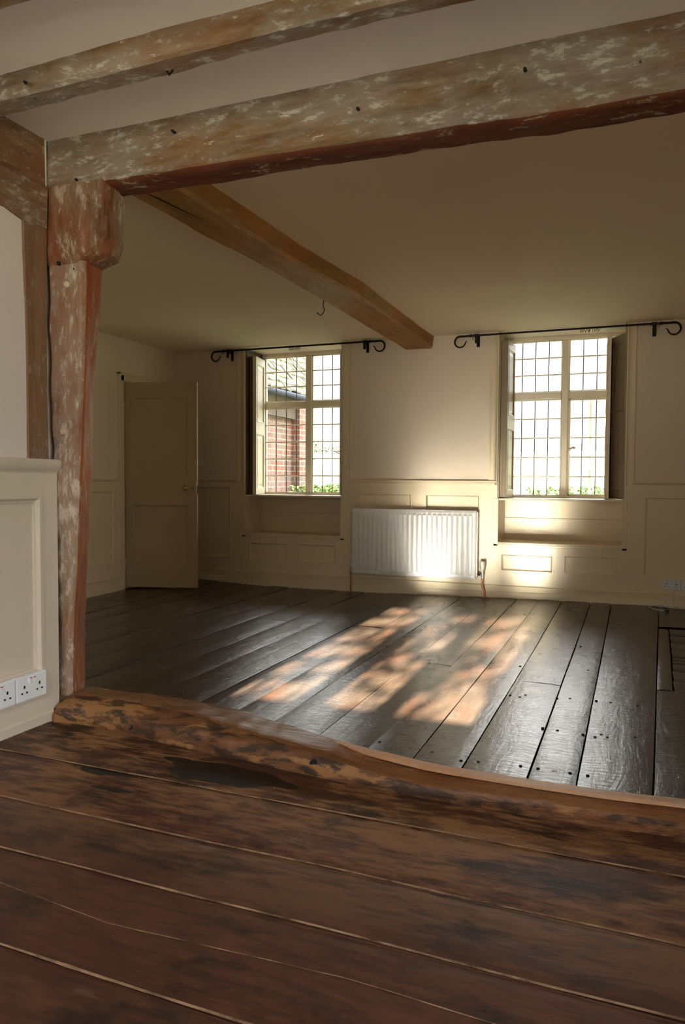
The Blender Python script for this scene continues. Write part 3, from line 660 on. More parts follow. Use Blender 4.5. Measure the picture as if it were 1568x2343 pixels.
pole(-1.53, .305, -1.318, .117, 2.306, 'black iron curtain pole over the window right of the radiator', 0)
ringm = MB()
ringm.tube([(.0, .0175*math.cos(R(a)), .0175*math.sin(R(a))) for a in range(0, 361, 24)], .0020, 6, caps=False)
ringm.tube([(.0, .0055*math.cos(R(a)), -.0235+.0055*math.sin(R(a))) for a in range(0, 361, 45)], .0012, 5, caps=False)
proto = ringm.build('curtain_ring', iron, smooth=60); first = True
random.seed(3)
def rings(xs, z, label, group):
    global first
    for x in xs:
        o = proto if first else proto.copy()
        if not first: C.objects.link(o)
        first = False
        o.location = (x, YW-.08, z-.010); o.rotation_euler = (random.uniform(-.2, .2), random.uniform(-.35, .35), random.uniform(-.5, .5))
        tag(o, label, 'curtain ring', group)
rings([-3.125+.0155*k for k in range(8)], 2.316, 'small black iron ring bunched on the curtain pole nearer the door', 'bunched rings on the pole nearer the door')
rings([-3.872], 2.316, 'lone black iron ring by the left bracket of the curtain pole nearer the door', 'end rings')
rings([-.445+.0175*k for k in range(9)], 2.306, 'small black iron ring bunched on the curtain pole right of the radiator', 'bunched rings on the pole right of the radiator')
rings([-1.352], 2.306, 'lone black iron ring by the left bracket of the curtain pole right of the radiator', 'end rings')
rings([.158], 2.306, 'lone black iron ring by the right bracket of the curtain pole right of the radiator', 'end rings')

# ------------------------------------------------------------------ timbers
beam_st = []
tops = [(-1.99, 2.36)]
for x, zt_, zb_, yb_ in [(-1.99, 2.345, 2.056, 2.215), (-1.90, 2.345, 2.048, 2.215), (-1.70, 2.345, 2.036, 2.212), (-1.50, 2.345, 2.033, 2.208), (-1.25, 2.345, 2.034, 2.205), (-.95, 2.345, 2.028, 2.200), (-.54, 2.345, 2.017, 2.197), (-.19, 2.345, 2.012, 2.198), (.1, 2.345, 2.013, 2.19), (1.5, 2.345, 2.02, 2.19)]:
    beam_st.append((x, [(YB, zb_+.010), (YB+.022, zb_-.002), (yb_, zb_-.006), (yb_, zt_), (YB+.012, zt_)]))
beam = timber('ceiling_beam', 'x', beam_st, [limed_x, red_x], amp=.006, amp2=.003, sub=.022, ch=.006, mfun=lambda e, s_: 1 if e in (1, 2, 3) else 0)
tag(beam, 'massive limewashed oak beam with red underside dividing the two rooms', 'beam')
mb = MB()
for (x, y, z) in ((-1.815, 2.086, 2.062), (-.78, 2.084, 2.12), (-.30, 2.083, 2.14), (-1.42, 2.083, 2.16)): mb.lathe([(.0045, -.004), (.0045, .012)], (x, y, z), 'y', 12)
mb.build('peg_holes', dark_hole, beam)
joist = timber('ceiling_joist', 'x', [(-1.953, [(1.722, 2.15), (1.80, 2.145), (1.80, 2.225), (1.716, 2.225)]), (-1.2, [(1.700, 2.146), (1.772, 2.142), (1.775, 2.225), (1.69, 2.225)]), (-.7, [(1.70, 2.15), (1.765, 2.146), (1.77, 2.225), (1.69, 2.225)]), (1.5, [(1.70, 2.15), (1.765, 2.146), (1.77, 2.225), (1.69, 2.225)])], [limed_x], amp=.003, amp2=.0025, sub=.02, ch=.008, seed=5)
tag(joist, 'slim limewashed ceiling joist spanning in front of the big beam', 'joist')
mb = MB(); mb.tube([(-1.665, 1.705, 2.172), (-1.655, 1.690, 2.168), (-1.640, 1.685, 2.160)], .0035, 8); mb.build('bent_nail', iron, joist, smooth=50); mb = MB(); mb.tube([(-1.215, 1.75, 2.146), (-1.20, 1.745, 2.128), (-1.185, 1.74, 2.135)], .003, 8); mb.build('bent_nail', iron, joist, smooth=50)
j2 = timber('ceiling_joist', 'x', [(-1.953, [(1.33, 2.15), (1.405, 2.15), (1.405, 2.225), (1.33, 2.225)]), (1.5, [(1.31, 2.15), (1.385, 2.15), (1.385, 2.225), (1.31, 2.225)])], [limed_x], amp=.005, amp2=.003, sub=.03, ch=.008, seed=9)
tag(j2, 'limewashed ceiling joist cut off by the top left corner of the photo', 'joist')
cross = timber('cross_beam', 'y', [(2.19, [(-2.030, 2.232), (-1.765, 2.228), (-1.765, 2.36), (-2.03, 2.36)]), (3.0, [(-2.010, 2.228), (-1.770, 2.226), (-1.775, 2.36), (-2.01, 2.36)]), (3.8, [(-1.975, 2.230), (-1.755, 2.226), (-1.765, 2.36), (-1.975, 2.36)]),
     (4.6, [(-1.985, 2.235), (-1.70, 2.232), (-1.70, 2.36), (-1.985, 2.36)]), (5.3, [(-1.980, 2.232), (-1.71, 2.230), (-1.715, 2.36), (-1.98, 2.36)]), (6.61, [(-2.0, 2.236), (-1.734, 2.230), (-1.724, 2.36), (-2.0, 2.36)])], [honey_y], amp=.006, amp2=.0018, sub=.035, ch=.016, seed=2)
tag(cross, 'honey coloured oak beam running to the far wall between the windows', 'beam')
mb = MB(); cp = [(-1.945+.012*k+.004*nz(k, 2, 0, .7), 2.45+.11*k, 2.2275) for k in range(6)]
mb.tube(cp, [.0008, .002, .0028, .0026, .0018, .0006], 6); mb.build('drying_crack', dark_hole, cross)
hk = empty('ceiling_hook', (-1.985, 4.67, 2.235), label='small bent wire hook under the honey coloured beam', cat='hook')
mb = MB(); mb.tube([(-1.985, 4.67, 2.245), (-1.985, 4.66, 2.205), (-1.970, 4.65, 2.180), (-1.975, 4.64, 2.155), (-1.992, 4.64, 2.140), (-2.010, 4.64, 2.150), (-2.020, 4.64, 2.163)], .003, 8); mb.build('wire', iron, hk, smooth=50)

# post with swollen head
post = empty('oak_post', (-1.98, 2.2, .24), label='tall weathered oak post with flaking limewash carrying the big beam', cat='post')
PY0, PY1 = 2.150, 2.285
prs = []
for z, xf, xb in [(.225, -1.932, -1.964), (.38, -1.930, -1.962), (.52, -1.924, -1.955), (.70, -1.908, -1.950), (.86, -1.900, -1.941), (1.06, -1.890, -1.928), (1.2, -1.880, -1.920), (1.35, -1.871, -1.915), (1.52, -1.862, -1.895), (1.68, -1.856, -1.877), (1.82, -1.854, -1.870), (2.04, -1.85, -1.868)]:
    yf_ = lerp(2.130, 2.100, min(1, (z-.225)/1.55)); k = yf_/2.166; kb = (yf_+.12)/2.286; z = 1.03+(z-1.03)*k
    xf, xb = xf*k, xb*kb
    prs.append((z, [(-1.957, yf_), (xf-.012, yf_-.002), (xf, yf_+.018), (xb, yf_+.11), (xb-.01, yf_+.13), (-1.99, yf_+.13)]))
PY0 = 2.108
p_ = timber('shaft', 'z', prs, [limed_z, red_z], post, amp=.007, amp2=.004, sub=.016, ch=.004, seed=3, mfun=lambda e, s_: 1 if e in (4, 5, 6, 7, 8) else 0)
jw = timber('swollen_head', 'z', [(1.785, [(-1.96, 2.100), (-1.825, 2.098), (-1.800, 2.14), (-1.835, 2.225), (-1.97, 2.25)]), (1.815, [(-1.958, 2.090), (-1.775, 2.090), (-1.715, 2.16), (-1.765, 2.245), (-1.98, 2.25)]),
     (1.865, [(-1.957, 2.088), (-1.715, 2.088), (-1.700, 2.15), (-1.738, 2.245), (-1.98, 2.25)]), (1.95, [(-1.957, 2.088), (-1.707, 2.089), (-1.698, 2.145), (-1.728, 2.24), (-1.98, 2.25)]), (2.055, [(-1.957, 2.088), (-1.70, 2.090), (-1.690, 2.14), (-1.722, 2.24), (-1.98, 2.25)])],
     [jowl_m, limed_z], post, amp=.006, amp2=.003, sub=.014, ch=.006, seed=7, mfun=lambda e, s_: 1 if e in (4, 5, 6) else 0)
mb = MB(); mb.lathe([(.0085, -.003), (.0085, .02)], (-1.905, 2.098, 1.790), 'y', 18); mb.build('peg_hole', dark_hole, post)
pg = m_flat('pale_peg', (.55, .43, .33), .8)
for (x, z) in ((-1.872, 1.713), (-1.905, 1.20)):
    mb = MB(); mb.lathe([(.0095, -.004), (.0115, -.002), (.0115, .02)], (x, 2.098 if z > 1.5 else 2.109, z), 'y', 18); mb.build('oak_peg', pg, post, smooth=40)

# threshold timber between the two rooms
top_b = [(-2.0, 2.255), (-1.72, 2.240), (-1.49, 2.232), (-1.22, 2.198), (-.95, 2.112), (-.70, 2.030), (-.50, 1.998), (-.26, 1.992), (-.04, 1.995), (.13, 2.015), (1.5, 2.05)]
top_f = [(-2.0, 2.13), (-1.85, 2.130), (-1.60, 2.125), (-1.40, 2.090), (-1.22, 2.055), (-1.0, 2.005), (-.76, 1.955), (-.55, 1.938), (-.35, 1.930), (-.13, 1.932), (.13, 1.945), (1.5, 1.97)]
bot_f = [(-2.0, 2.055), (-1.93, 2.040), (-1.78, 2.072), (-1.49, 2.025), (-1.20, 1.992), (-.82, 1.940), (-.6, 1.925), (-.35, 1.922), (-.13, 1.928), (.13, 1.94), (1.5, 1.965)]
top_z = [(-2.0, .240), (-1.85, .250), (-1.22, .248), (-.8, .240), (-.55, .232), (1.5, .228)]
ft_z = [(-2.0, .232), (-1.85, .256), (-1.45, .254), (-1.2, .250), (-.9, .236), (-.6, .216), (-.3, .212), (1.5, .212)]
sst = []
x = -1.952
while x < 1.5:
    yb_, yf_, bf_, zt_, zf_ = (ncurve(x, c) for c in (top_b, top_f, bot_f, top_z, ft_z))
    if x < -1.90: q = (x+1.952)/.052; zf_ = lerp(.215, zf_, math.sqrt(max(q, 0))); zt_ = lerp(.235, zt_, q); bf_ = lerp(2.075, bf_, math.sqrt(max(q, 0)))
    sst.append((x, [(bf_, .10), (bf_, ZF+.016), (lerp(bf_, yf_, .25), lerp(ZF, zf_, .70)), (yf_, zf_), (yb_, zt_), (yb_, -.05)])); x += .05
sst.append((1.5, sst[-1][1]))
sill = timber('threshold_beam', 'x', sst, [sill_m, sill_top_m], amp=.006, amp2=.004, sub=.016, ch=.006, seed=11, mfun=lambda e, s_: 1 if e in (6, 7) else 0)
tag(sill, 'worn curved oak threshold beam across the floor between the two rooms', 'threshold')
mb = MB()
for x in [-.72+.04*i for i in range(56)]:
    pass
vs = []; fs = []; xs_ = [-.95+.06*i for i in range(41)]
for x in xs_:
    y = ncurve(x, top_b)-.002; z = ncurve(x, top_z)+lerp(-.012, .002, min(1, (x+.95)/.3)); k = .010+min(1, (x+.95)/.3)*.024
    for (a, b) in ((y-k+.006, z-.004), (y-k+.006, z+.006), (y+.006, z+.006), (y+.006, z-.02)): vs.append((x, a, b))
for i in range(len(xs_)-1):
    for k in range(4): fs.append((i*4+k, i*4+(k+1) % 4, (i+1)*4+(k+1) % 4, (i+1)*4+k))
mb = MB(); mb.add(vs, fs); o = mb.build('edging_strip', batten_m, sill); o['label'] = 'pale straight batten'
mb = MB()   # mortice slots and a peg in the front face
def yface(x, z): 
    return lerp(ncurve(x, bot_f), ncurve(x, top_f), max(0, min(1, (z-ZF-.016)/(ncurve(x, ft_z)-ZF-.016))))
for (x, z, w_, h_) in ((-1.655, .225, .010, .014), (-.855, .205, .013, .016), (-1.30, .222, .007, .007), (-1.245, .206, .006, .007)):
    y = yface(x, z); mb.tube([(x, y-.004, z), (x, y+.02, z+.006)], [w_, w_*.8], 12)
mb.build('peg_holes', dark_hole, sill)
mb = MB(); xx = -1.545
vs = [(xx, yface(xx, .245)-.004, .247), (xx+.012, yface(xx, .24)-.006, .240), (xx-.006, yface(xx, .20)-.006, .196), (xx-.026, yface(xx, .185)-.006, .188)]
mb.add(vs+[(a, b+.03, c) for a, b, c in vs], [(0, 1, 2, 3), (4, 7, 6, 5), (0, 4, 5, 1), (1, 5, 6, 2), (2, 6, 7, 3), (3, 7, 4, 0)]); mb.build('mortice_slot', dark_hole, sill)

# ------------------------------------------------------------------ near room
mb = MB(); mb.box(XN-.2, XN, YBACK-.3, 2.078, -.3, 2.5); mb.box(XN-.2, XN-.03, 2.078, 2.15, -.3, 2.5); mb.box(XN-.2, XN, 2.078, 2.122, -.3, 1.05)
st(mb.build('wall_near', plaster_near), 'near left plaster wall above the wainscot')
mb = MB()   # back wall behind the camera with its three-light window
lights = [(-1.745, -1.425), (-1.275, -1.025), (-.925, -.580)]; WZ0, WZ1 = 1.245, 2.15
ya, yb = YBACK-.3, YBACK
mb.box(XN-.2, lights[0][0]-.05, ya, yb, -.3, 2.5); mb.box(lights[2][1]+.05, XR+.3, ya, yb, -.3, 2.5)
mb.box(lights[0][0]-.05, lights[2][1]+.05, ya, yb, -.3, WZ0-.05); mb.box(lights[0][0]-.05, lights[2][1]+.05, ya, yb, WZ1+.04, 2.5)
st(mb.build('wall_front', plaster_near))
mb = MB(); mb.box(XN-.2, XR+.3, YBACK-.3, 2.175, ZCN, ZCN+.3)
st(mb.build('ceiling', ceil_near_m), 'grey white plaster ceiling between the near joists')
# window behind the camera
r_ = empty('window_3', (-1.16, YBACK-.06, WZ0), kind='structure'); mb = MB()
ex = [lights[0][0]-.05]+[v for l in lights for v in l]+[lights[2][1]+.05]
for a, b in ((ex[0], ex[1]), (ex[2], ex[3]), (ex[4], ex[5]), (ex[6], ex[7])): mb.box(a, b, YBACK-.10, YBACK-.03, WZ0-.05, WZ1+.04)
for l in lights: mb.box(l[0], l[1], YBACK-.10, YBACK-.03, WZ0-.05, WZ0); mb.box(l[0], l[1], YBACK-.10, YBACK-.03, WZ1, WZ1+.04)
mb.build('window_frame', cream_win, r_)
for l in lights: mb = MB(); mb.box(l[0], l[1], YBACK-.066, YBACK-.062, WZ0, WZ1); mb.build('pane', glass, r_)
r_ = empty('window_4', (XR+.1, .35, .30), kind='structure'); mb = MB()
for a, b in ((-.6, -.54), (.32, .38), (1.24, 1.30)): mb.box(XR+.08, XR+.14, a, b, .30, 2.12)
mb.box(XR+.08, XR+.14, -.54, 1.24, .30, .38); mb.box(XR+.08, XR+.14, -.54, 1.24, 2.05, 2.12); mb.build('window_frame', cream_win, r_)
mb = MB(); mb.box(XR+.11, XR+.114, -.54, 1.24, .38, 2.05); mb.build('pane', glass, r_)

# near floor: wide boards running across, pale filled joints
nseams = [(lambda x: 1.99), (lambda x: 1.750-.012*x), (lambda x: 1.492-.012*(x+.4)), (lambda x: 1.283-.012*(x+.5)), (lambda x: 1.012-.018*(x+.8)), (lambda x: .80), (lambda x: .55), (lambda x: .30), (lambda x: .05), (lambda x: -.25), (lambda x: -.5), (lambda x: -.705)]
mb = MB(); mb.box(XN, XR, YBACK, 2.15, ZF-.2, ZF-.028, 1)
zfl = lambda X, Y: ZF
for i in range(len(nseams)-1):
    hi, lo = nseams[i], nseams[i+1]
    if i == 0: hi = lambda x: ncurve(x, bot_f)+.03
    board(mb, lo, hi, XN, XR, zfl, wob=.008, gap=.006, nx=8, step=.06, seed=60+i*3, axis='x', zoff=random.uniform(-.001, .001))
fl2 = mb.build('floor', [floor_near_m, gap_m], smooth=50); st(fl2, 'red brown near floorboards with pale filled joints')
mb = MB()
for i, s_ in enumerate(nseams[1:6]):
    vs = []; fs = []; n = 120
    for k in range(n+1):
        x = lerp(XN, XR, k/n); y = s_(x)+.002*nz(x, i, 0, 2.5); w_ = .0032+.0022*nz(x, i*3, 1, 4)+.001*nz(x, i, 5, 30); z = ZF+.0030*nz(x+(60+i*3)*3, y, 1, 2.2)+.0008
        vs += [(x, y-w_, z-.001), (x, y, z+.0012), (x, y+w_, z-.001)]
    for k in range(n): fs += [(k*3, k*3+1, k*3+4, k*3+3), (k*3+1, k*3+2, k*3+5, k*3+4)]
    mb.add(vs, fs)
vs = []; fs = []; n = 60     # a hairline split running through one board
for k in range(n+1):
    x = lerp(-1.5, .05, k/n); y = interp(x, [(-1.5, 1.20), (-1.24, 1.173), (-.933, 1.14), (-.455, 1.165), (.05, 1.14)])+.003*nz(x, 7, 0, 7); w_ = .0011+.0009*nz(x, 2, 0, 9)
    z = ZF+.0026; vs += [(x, y-w_, z-.001), (x, y, z), (x, y+w_, z-.001)]
for k in range(n): fs += [(k*3, k*3+1, k*3+4, k*3+3), (k*3+1, k*3+2, k*3+5, k*3+4)]
mb.add(vs, fs)
mb.build('seam_filler', filler_m, fl2)

# near left wainscot
TN = lambda u, v, w_: (XN+w_, u, v)
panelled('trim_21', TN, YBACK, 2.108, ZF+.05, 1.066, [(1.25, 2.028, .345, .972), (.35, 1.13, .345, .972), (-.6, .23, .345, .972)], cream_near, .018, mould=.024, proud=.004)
mb = MB(TN)   # moulded dado cap, rounded at its end
prof = [(0, 1.052), (.018, 1.052), (.022, 1.060), (.030, 1.066), (.036, 1.078), (.036, 1.092), (.031, 1.100), (0, 1.102)]
vs = []; us_ = [YBACK, 2.105, 2.117, 2.124, 2.127]; sc__ = [1, 1, .93, .75, .4]; n = len(prof)
for u, s_ in zip(us_, sc__): vs += [(u, b, a*s_) for a, b in prof]
fs = [(i*n+k, i*n+(k+1) % n, (i+1)*n+(k+1) % n, (i+1)*n+k) for i in range(4) for k in range(n)]+[tuple(range(n))[::-1], tuple(4*n+k for k in range(n))]
mb.add(vs, fs); st(mb.build('trim_22', cream_near, smooth=45))
mb = MB(TN)
prof = [(0, ZF-.02), (.030, ZF-.02), (.030, ZF+.030), (.024, ZF+.036), (.022, ZF+.085), (.018, ZF+.092), (0, ZF+.092)]; n = len(prof)
mb.add([(YBACK, b, a) for a, b in prof]+[(2.10, b, a) for a, b in prof], [(i, (i+1) % n, n+(i+1) % n, n+i) for i in range(n)]+[tuple(range(n))[::-1], tuple(range(n, 2*n))])
st(mb.build('baseboard_near', cream_near, smooth=40))
stud = timber('corner_stud', 'z', [(1.10, [(XN-.03, 1.986), (XN+.006, 1.986), (XN+.006, 2.083), (XN-.03, 2.083)]), (1.6, [(XN-.03, 1.984), (XN+.006, 1.984), (XN+.006, 2.084), (XN-.03, 2.084)]), (1.93, [(XN-.03, 1.975), (XN+.006, 1.975), (XN+.006, 2.084), (XN-.03, 2.084)])], [brown_z], amp=.003, amp2=.001, sub=.03, ch=.004, seed=8)
tag(stud, 'flat brown painted stud in the near left wall beside the post', 'post')
plate = timber('wall_plate', 'y', [(YBACK, [(XN-.03, 1.915), (XN+.012, 1.915), (XN+.018, 2.05), (XN+.008, 2.055), (XN+.004, 2.225), (XN-.03, 2.225)]), (1.90, [(XN-.03, 1.918), (XN+.012, 1.918), (XN+.018, 2.046), (XN+.008, 2.052), (XN+.004, 2.225), (XN-.03, 2.225)]), (2.0, [(XN-.03, 1.895), (XN+.012, 1.895), (XN+.018, 2.048), (XN+.008, 2.054), (XN+.004, 2.225), (XN-.03, 2.225)]), (2.078, [(XN-.03, 1.905), (XN+.012, 1.905), (XN+.018, 2.048), (XN+.008, 2.054), (XN+.004, 2.225), (XN-.03, 2.225)])],
   [limed_y], amp=.005, amp2=.002, sub=.025, ch=.004, seed=13)
tag(plate, 'limewashed horizontal wall timber at the top of the near left wall', 'beam')
mb = MB(); mb.box(XN-.02, XN+.006, 2.078, 2.088, 2.04, 2.216); st(mb.build('trim_23', plaster_near, bevel=.003), 'plaster fillet in the corner')

# sockets
def socket(T, u0, u1, v0, v1, d, label, group=None, down=False, third=False):
    root = empty('wall_socket', T((u0+u1)/2, v0, 0), label=label, cat='socket', group=group)
    W_, H_ = u1-u0, v1-v0
    mb = MB(T); mb.box(u0, u1, v0, v1, 0, d); mb.build('faceplate', white_pl, root, bevel=.004)
    for c in (.25, .75):
        hl = MB(T)
        cx = u0+W_*c; cy_ = v0+H_*.40
        hl.box(cx-.0030, cx+.0030, cy_+.010, cy_+.020, d-.001, d+.0012)
        for s_ in (-1, 1): hl.box(cx+s_*.011-.0036, cx+s_*.011+.0036, cy_-.008, cy_-.0025, d-.001, d+.0012)
        hl.build('socket_outlet', dark_hole, root)
    for c in ((.44, .56) if not down else (.25, .75)):
        cx = u0+W_*c; cz = v0+H_*.80
        mb = MB(T); mb.box(cx-.006, cx+.006, cz-.010, cz+.009, d, d+.004); k = mb.build('rocker', white_pl, root, bevel=.001)
        mb = MB(T); mb.box(cx-.005, cx+.005, cz+.0055, cz+.0085, d+.0038, d+.0046); mb.build('red_marker', red_dot, k)
    return root
TNs = lambda u, v, w_: (XN+.018+w_, u, v)
socket(TNs, 1.887, 2.024, .276, .362, .022, 'white double wall socket at the foot of the near panelling, next to the post')
socket(TNs, 1.742, 1.883, .276, .362, .022, 'white double wall socket cut by the left edge of the photo')
TWs = lambda u, v, w_: (u, YW-.016-w_, v)
socket(TWs, .218, .360, .157, .241, .012, 'white double wall socket low on the far wall with a flex plugged in', down=True)
socket(TWs, .363, .505, .157, .241, .012, 'white double wall socket cut by the right edge of the photo', down=True)
cab = empty('electric_flex', (.27, 6.5, .01), label='loose white electric flex coiled on the dark floorboards below the far socket', cat='cable')
mb = MB(); zz = .030
pts = [(.318, 6.575, .205), (.316, 6.55, .195), (.306, 6.545, .15), (.300, 6.548, .10), (.300, 6.55, .05), (.32, 6.54, zz), (.40, 6.50, zz), (.46, 6.47, zz), (.40, 6.455, zz), (.30, 6.46, zz), (.25, 6.49, zz), (.24, 6.52, zz), (.27, 6.545, zz), (.21, 6.56, zz), (.15, 6.52, zz), (.125, 6.44, zz), (.15, 6.36, zz), (.20, 6.31, zz), (.235, 6.30, zz-.002)]
# smooth
P = [Vector(p) for p in pts]; sm = []
for i in range(len(P)-1):
    a, b, c, d = P[max(i-1, 0)], P[i], P[i+1], P[min(i+2, len(P)-1)]
    for k in range(6):
        t = k/6; sm.append(.5*((2*b)+(-a+c)*t+(2*a-5*b+4*c-d)*t*t+(-a+3*b-3*c+d)*t**3))
mb.tube(sm+[P[-1]], .0036, 8); mb.build('white_lead', white_pl, cab, smooth=60)
mb = MB(); mb.tube([(.235, 6.30, zz-.002), (.262, 6.292, zz-.002)], [.006, .008], 10); mb.build('flex_end', iron, cab, smooth=50)

# ------------------------------------------------------------------ outdoors
mb = MB(); mb.box(-9, 4, -1.0, 7.06, 2.75, 5.6); mb.prism([(-1.4, 5.6), (7.4, 5.6), (3.0, 7.6)], -9, 4, 'x'); o = mb.build('wall_shade_upper', m_flat('render_coat', (.45, .40, .33), .9)); st(o)  # unseen upper storey and roof, added to keep the sun off the barn
mb = MB(); mb.box(-9, -5.9, -1.0, 7.06, -.3, 2.75); mb.box(-5.9, XL-.16, -1.0, 5.1, -.3, 2.75); o = mb.build('wall_shade_wing', bpy.data.materials['render_coat']); st(o)  # unseen wing of the house, added to carry that shade across the barn
def m_ground():
    m = Mat('field_grass'); a = m.noise(m.vec(), .8, 6, .6); return m.out(m.mix(a, (.075, .088, .034), (.115, .115, .055)), .9)
mb = MB(); gp = [(7.06, -.3), (14, -.3), (24, .1), (40, 1.2), (60, 3.0), (82, 4.3), (110, 4.8)]
for (a, za), (b, zb2) in zip(gp, gp[1:]): mb.add([(-90, a, za), (60, a, za), (60, b, zb2), (-90, b, zb2), (-90, a, -.8), (60, a, -.8), (60, b, -.8), (-90, b, -.8)], [(0, 1, 2, 3), (4, 7, 6, 5), (0, 4, 5, 1), (1, 5, 6, 2), (2, 6, 7, 3), (3, 7, 4, 0)])
o = mb.build('ground', m_ground()); st(o, 'pale field outside')
mb = MB(); mb.box(-60, 60, -60, YBACK-.3, -.6, -.3); o = mb.build('ground', bpy.data.materials['field_grass']); st(o)
def m_brick():
    m = Mat('old_brick'); t = m.n.new('ShaderNodeTexBrick'); mp = m.n.new('ShaderNodeMapping'); mp.inputs['Rotation'].default_value = (0, 0, 0)
    sp = m.n.new('ShaderNodeSeparateXYZ'); m.l.new(m.tc.outputs['Object'], sp.inputs[0]); cb = m.n.new('ShaderNodeCombineXYZ')
    m.l.new(m.math('ADD', sp.outputs['X'], sp.outputs['Y']), cb.inputs[0]); m.l.new(sp.outputs['Z'], cb.inputs[1])
    m.l.new(cb.outputs[0], t.inputs['Vector']); t.inputs['Scale'].default_value = 1; t.inputs['Brick Width'].default_value = .225; t.inputs['Row Height'].default_value = .078; t.inputs['Mortar Size'].default_value = .009
    t.inputs['Color1'].default_value = (.15, .050, .030, 1); t.inputs['Color2'].default_value = (.085, .055, .038, 1); t.inputs['Mortar'].default_value = (.20, .165, .13, 1)
    a = m.noise(m.vec(), 3, 6, .65); b = m.noise(m.vec(), 12, 4, .6)
    col = m.mix(m.ramp(a, [(.45, 0), (.62, .7)]), t.outputs['Color'], (.17, .13, .11)); col = m.mix(m.ramp(b, [(.5, 0), (.7, .4)]), col, (.10, .08, .06))
    return m.out(col, .9, m.bump(m.math('ADD', t.outputs['Fac'], b), .5, .01))
brick = m_brick()
def m_tile():
    m = Mat('mossy_roof_tile'); i = m.island(); a = m.noise(m.vec(), 3, 6, .65)
    col = m.mix(i, (.050, .042, .026), (.085, .067, .042)); col = m.mix(m.ramp(a, [(.4, 0), (.6, .8)]), col, (.065, .072, .028)); return m.out(col, .9, m.bump(a, .5, .01))
tile = m_tile()
barn = empty('barn', (-5.6, 8.9, -.3), label='red brick barn with mossy tiled roof seen through the window nearer the door', cat='barn')
mb = MB(); mb.box(-8.2, -4.85, 7.35, 10.5, -.3, 2.42); mb.box(-5.1, -4.72, 10.2, 10.55, -.3, 2.35)
mb.add([(-8.2, 10.5, 2.42), (-4.85, 10.5, 2.42), (-6.5, 10.5, 4.5), (-8.2, 10.45, 2.42), (-4.85, 10.45, 2.42), (-6.5, 10.45, 4.5)], [(0, 1, 2), (3, 5, 4)])
mb.build('brick_wall', brick, barn)
random.seed(12); mb = MB(); pitch = R(55); cs, sn = math.cos(pitch), math.sin(pitch); mi_ = 0
for r__ in range(27):
    n = 20+int(r__*.93)
    for c in range(n):
        y0_ = 7.2+.163*c+(.085 if r__ % 2 else 0); y1_ = y0_+.168; s0_ = r__*.125-.01+random.uniform(-.012, .012); s1_ = s0_+.22; dz = random.uniform(0, .016); tl = random.uniform(-.014, .014)
        vs = []
        for (s_, h_) in ((s0_, .032), (s1_, .004)):
            for y_, e_ in ((y0_, tl), (y1_, -tl)): vs.append((-4.68-s_*cs-(h_+dz)*sn*-1*.0, y_, 2.31+s_*sn+(h_+dz+e_)*1.1))
        vs += [(a, b, c_-.022) for a, b, c_ in vs]
        mb.add(vs, [(0, 1, 3, 2), (4, 6, 7, 5), (0, 4, 5, 1), (2, 3, 7, 6), (0, 2, 6, 4), (1, 5, 7, 3)])
mb.build('roof_tiles', tile, barn)
mb = MB(); L = 27*.125+.1
mb.add([(-4.72, 7.2, 2.27), (-4.72, 10.62, 2.27), (-4.72-L*cs, 10.45+1.2*L, 2.27+L*sn), (-4.72-L*cs, 7.2, 2.27+L*sn)]+[(-4.85, 7.2, 2.22), (-4.85, 10.62, 2.22), (-4.85-L*cs, 10.45+1.2*L, 2.22+L*sn), (-4.85-L*cs, 7.2, 2.22+L*sn)], [(0, 1, 2, 3), (4, 7, 6, 5), (0, 4, 5, 1), (1, 5, 6, 2), (2, 6, 7, 3), (3, 7, 4, 0)])
mb.build('roof_boarding', m_flat('dark_boarding', (.05, .04, .035), .9), barn)
mb = MB(); mb.tube([(-4.66, 7.2, 2.26), (-4.66, 10.5, 2.265)], .045, 12); mb.build('gutter', m_flat('grey_gutter', (.03, .036, .048), .85, 0, .15), barn, smooth=50)
mb = MB(); mb.box(-4.85, -4.78, 7.35, 10.5, 1.95, 2.27); mb.build('wall_plank', m_flat('dark_plank', (.07, .05, .035), .9), barn)
def leafmat(name, c1, c2):
    m = Mat(name); i = m.island(); return m.out(m.mix(i, c1, c2), .6, spec=.3)
hedge_m = leafmat('hedge_leaf', (.05, .10, .02), (.20, .26, .07))
def leaves(mb, cen, ext, n, size, seed, shell=True):
    random.seed(seed)
    for _ in range(n):
        while True:
            p = Vector([random.uniform(-1, 1) for _ in range(3)])
            if not shell or max(abs(q) for q in p) > .55: break
        q = Vector((cen[0]+p.x*ext[0], cen[1]+p.y*ext[1], cen[2]+p.z*ext[2]*(1+.10*nz(p.x*ext[0]*3, p.y, seed, 1))))
        a = Vector([random.gauss(0, 1) for _ in range(3)]).normalized(); b = a.orthogonal().normalized(); s_ = size*random.uniform(.6, 1.3)
        mb.add([tuple(q-a*s_), tuple(q+b*s_*.5), tuple(q+a*s_), tuple(q-b*s_*.5)], [(0, 1, 2, 3)])
mb = MB(); leaves(mb, (-3.95, 10.0, .36), (.68, .35, .60), 7000, .034, 2); mb.box(-4.55, -3.35, 9.75, 10.25, -.3, .80, 1)
o = mb.build('hedge', [hedge_m, m_flat('hedge_core', (.035, .055, .015), 1)]); tag(o, 'leafy green hedge beside the brick barn, seen through the left window', 'hedge')
mb = MB(); leaves(mb, (-.55, 10.0, .34), (.75, .35, .62), 7000, .030, 5); mb.box(-1.15, .05, 9.75, 10.25, -.3, .65, 1)
o = mb.build('hedge', [hedge_m, bpy.data.materials['hedge_core']]); tag(o, 'low green hedge seen at the foot of the right window', 'hedge')
far_m = leafmat('distant_leaf', (.14, .16, .11), (.20, .20, .15))
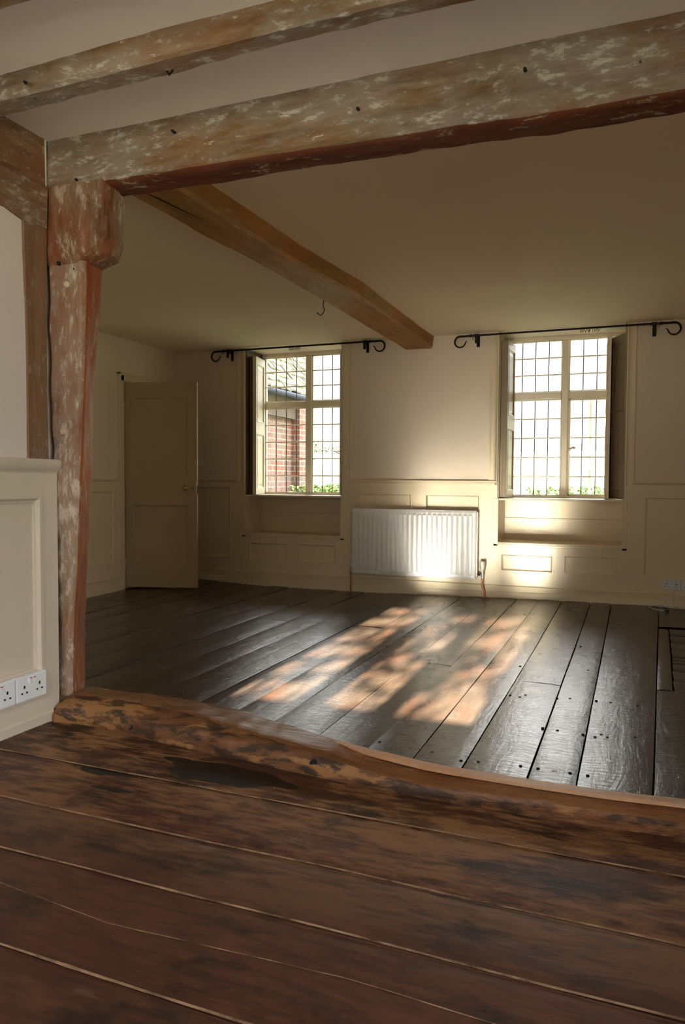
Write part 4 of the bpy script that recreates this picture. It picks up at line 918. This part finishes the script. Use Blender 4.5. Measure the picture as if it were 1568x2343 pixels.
for k, (x, y, r__, h_) in enumerate(((-36.2, 79, 2.0, 2.3), (-31.8, 79, 2.1, 2.6))):
    zb3 = 4.0; rt_ = empty('tree', (x, y, zb3), label=['round pale tree across the field, seen beside the barn wall', 'taller pale tree across the field, seen right of the mullion of the left window'][k], cat='tree')
    mb = MB(); leaves(mb, (x, y, zb3+h_*.55), (r__, r__*.8, h_*.38), 2500, .16, 20+k, True); mb.lathe([(.1, -h_*.38), (r__*.8, -h_*.2), (r__*.9, .1), (r__*.6, h_*.3), (.1, h_*.4)], (x, y, zb3+h_*.55), 'z', 16); mb.build('crown', far_m, rt_)
    mb = MB(); mb.tube([(x, y, zb3), (x+.1, y, zb3+h_*.4), (x, y, zb3+h_*.8)], [.2, .14, .06], 8); mb.build('trunk', m_flat('bark', (.09, .07, .05), .9), rt_)
# garden tree on the sunny side: dapples the sunlight through the window behind the camera
tr = empty('tree', (-2.6, -3.2, -.3), label='garden tree outside the window behind the camera', cat='tree'); bark = bpy.data.materials['bark']
mb = MB(); mb.tube([(-2.7, -3.3, -.3), (-2.6, -3.3, 1.2), (-2.5, -3.3, 2.2), (-2.2, -3.3, 3.6)], [.14, .11, .08, .03], 10)
random.seed(8)
for k in range(6):
    z = 1.55+k*.24; x0 = -2.55; a = random.uniform(-.2, .2)
    mb.tube([(x0, -3.3, z), (x0+.7, -3.3+a, z+.30), (x0+1.4, -3.2+a, z+.44), (x0+2.2, -3.2+a, z+.40)], [.032, .022, .016, .008], 8)
mb.build('trunk', bark, tr)
mb = MB(); random.seed(21)
for k in range(84):
    cx, cz = random.uniform(-2.0, -.3), random.uniform(1.9, 3.1)
    if k > 64: cx = random.uniform(-1.3, -.5)
    for _ in range(16):
        q = Vector((cx+random.gauss(0, .075), -3.2+random.uniform(-.3, .3), cz+random.gauss(0, .035))); a = Vector([random.gauss(0, 1) for _ in range(3)]).normalized(); b = a.orthogonal().normalized(); s_ = .045
        mb.add([tuple(q-a*s_), tuple(q+b*s_*.55), tuple(q+a*s_), tuple(q-b*s_*.55)], [(0, 1, 2, 3)])
mb.build('leaves', hedge_m, tr)
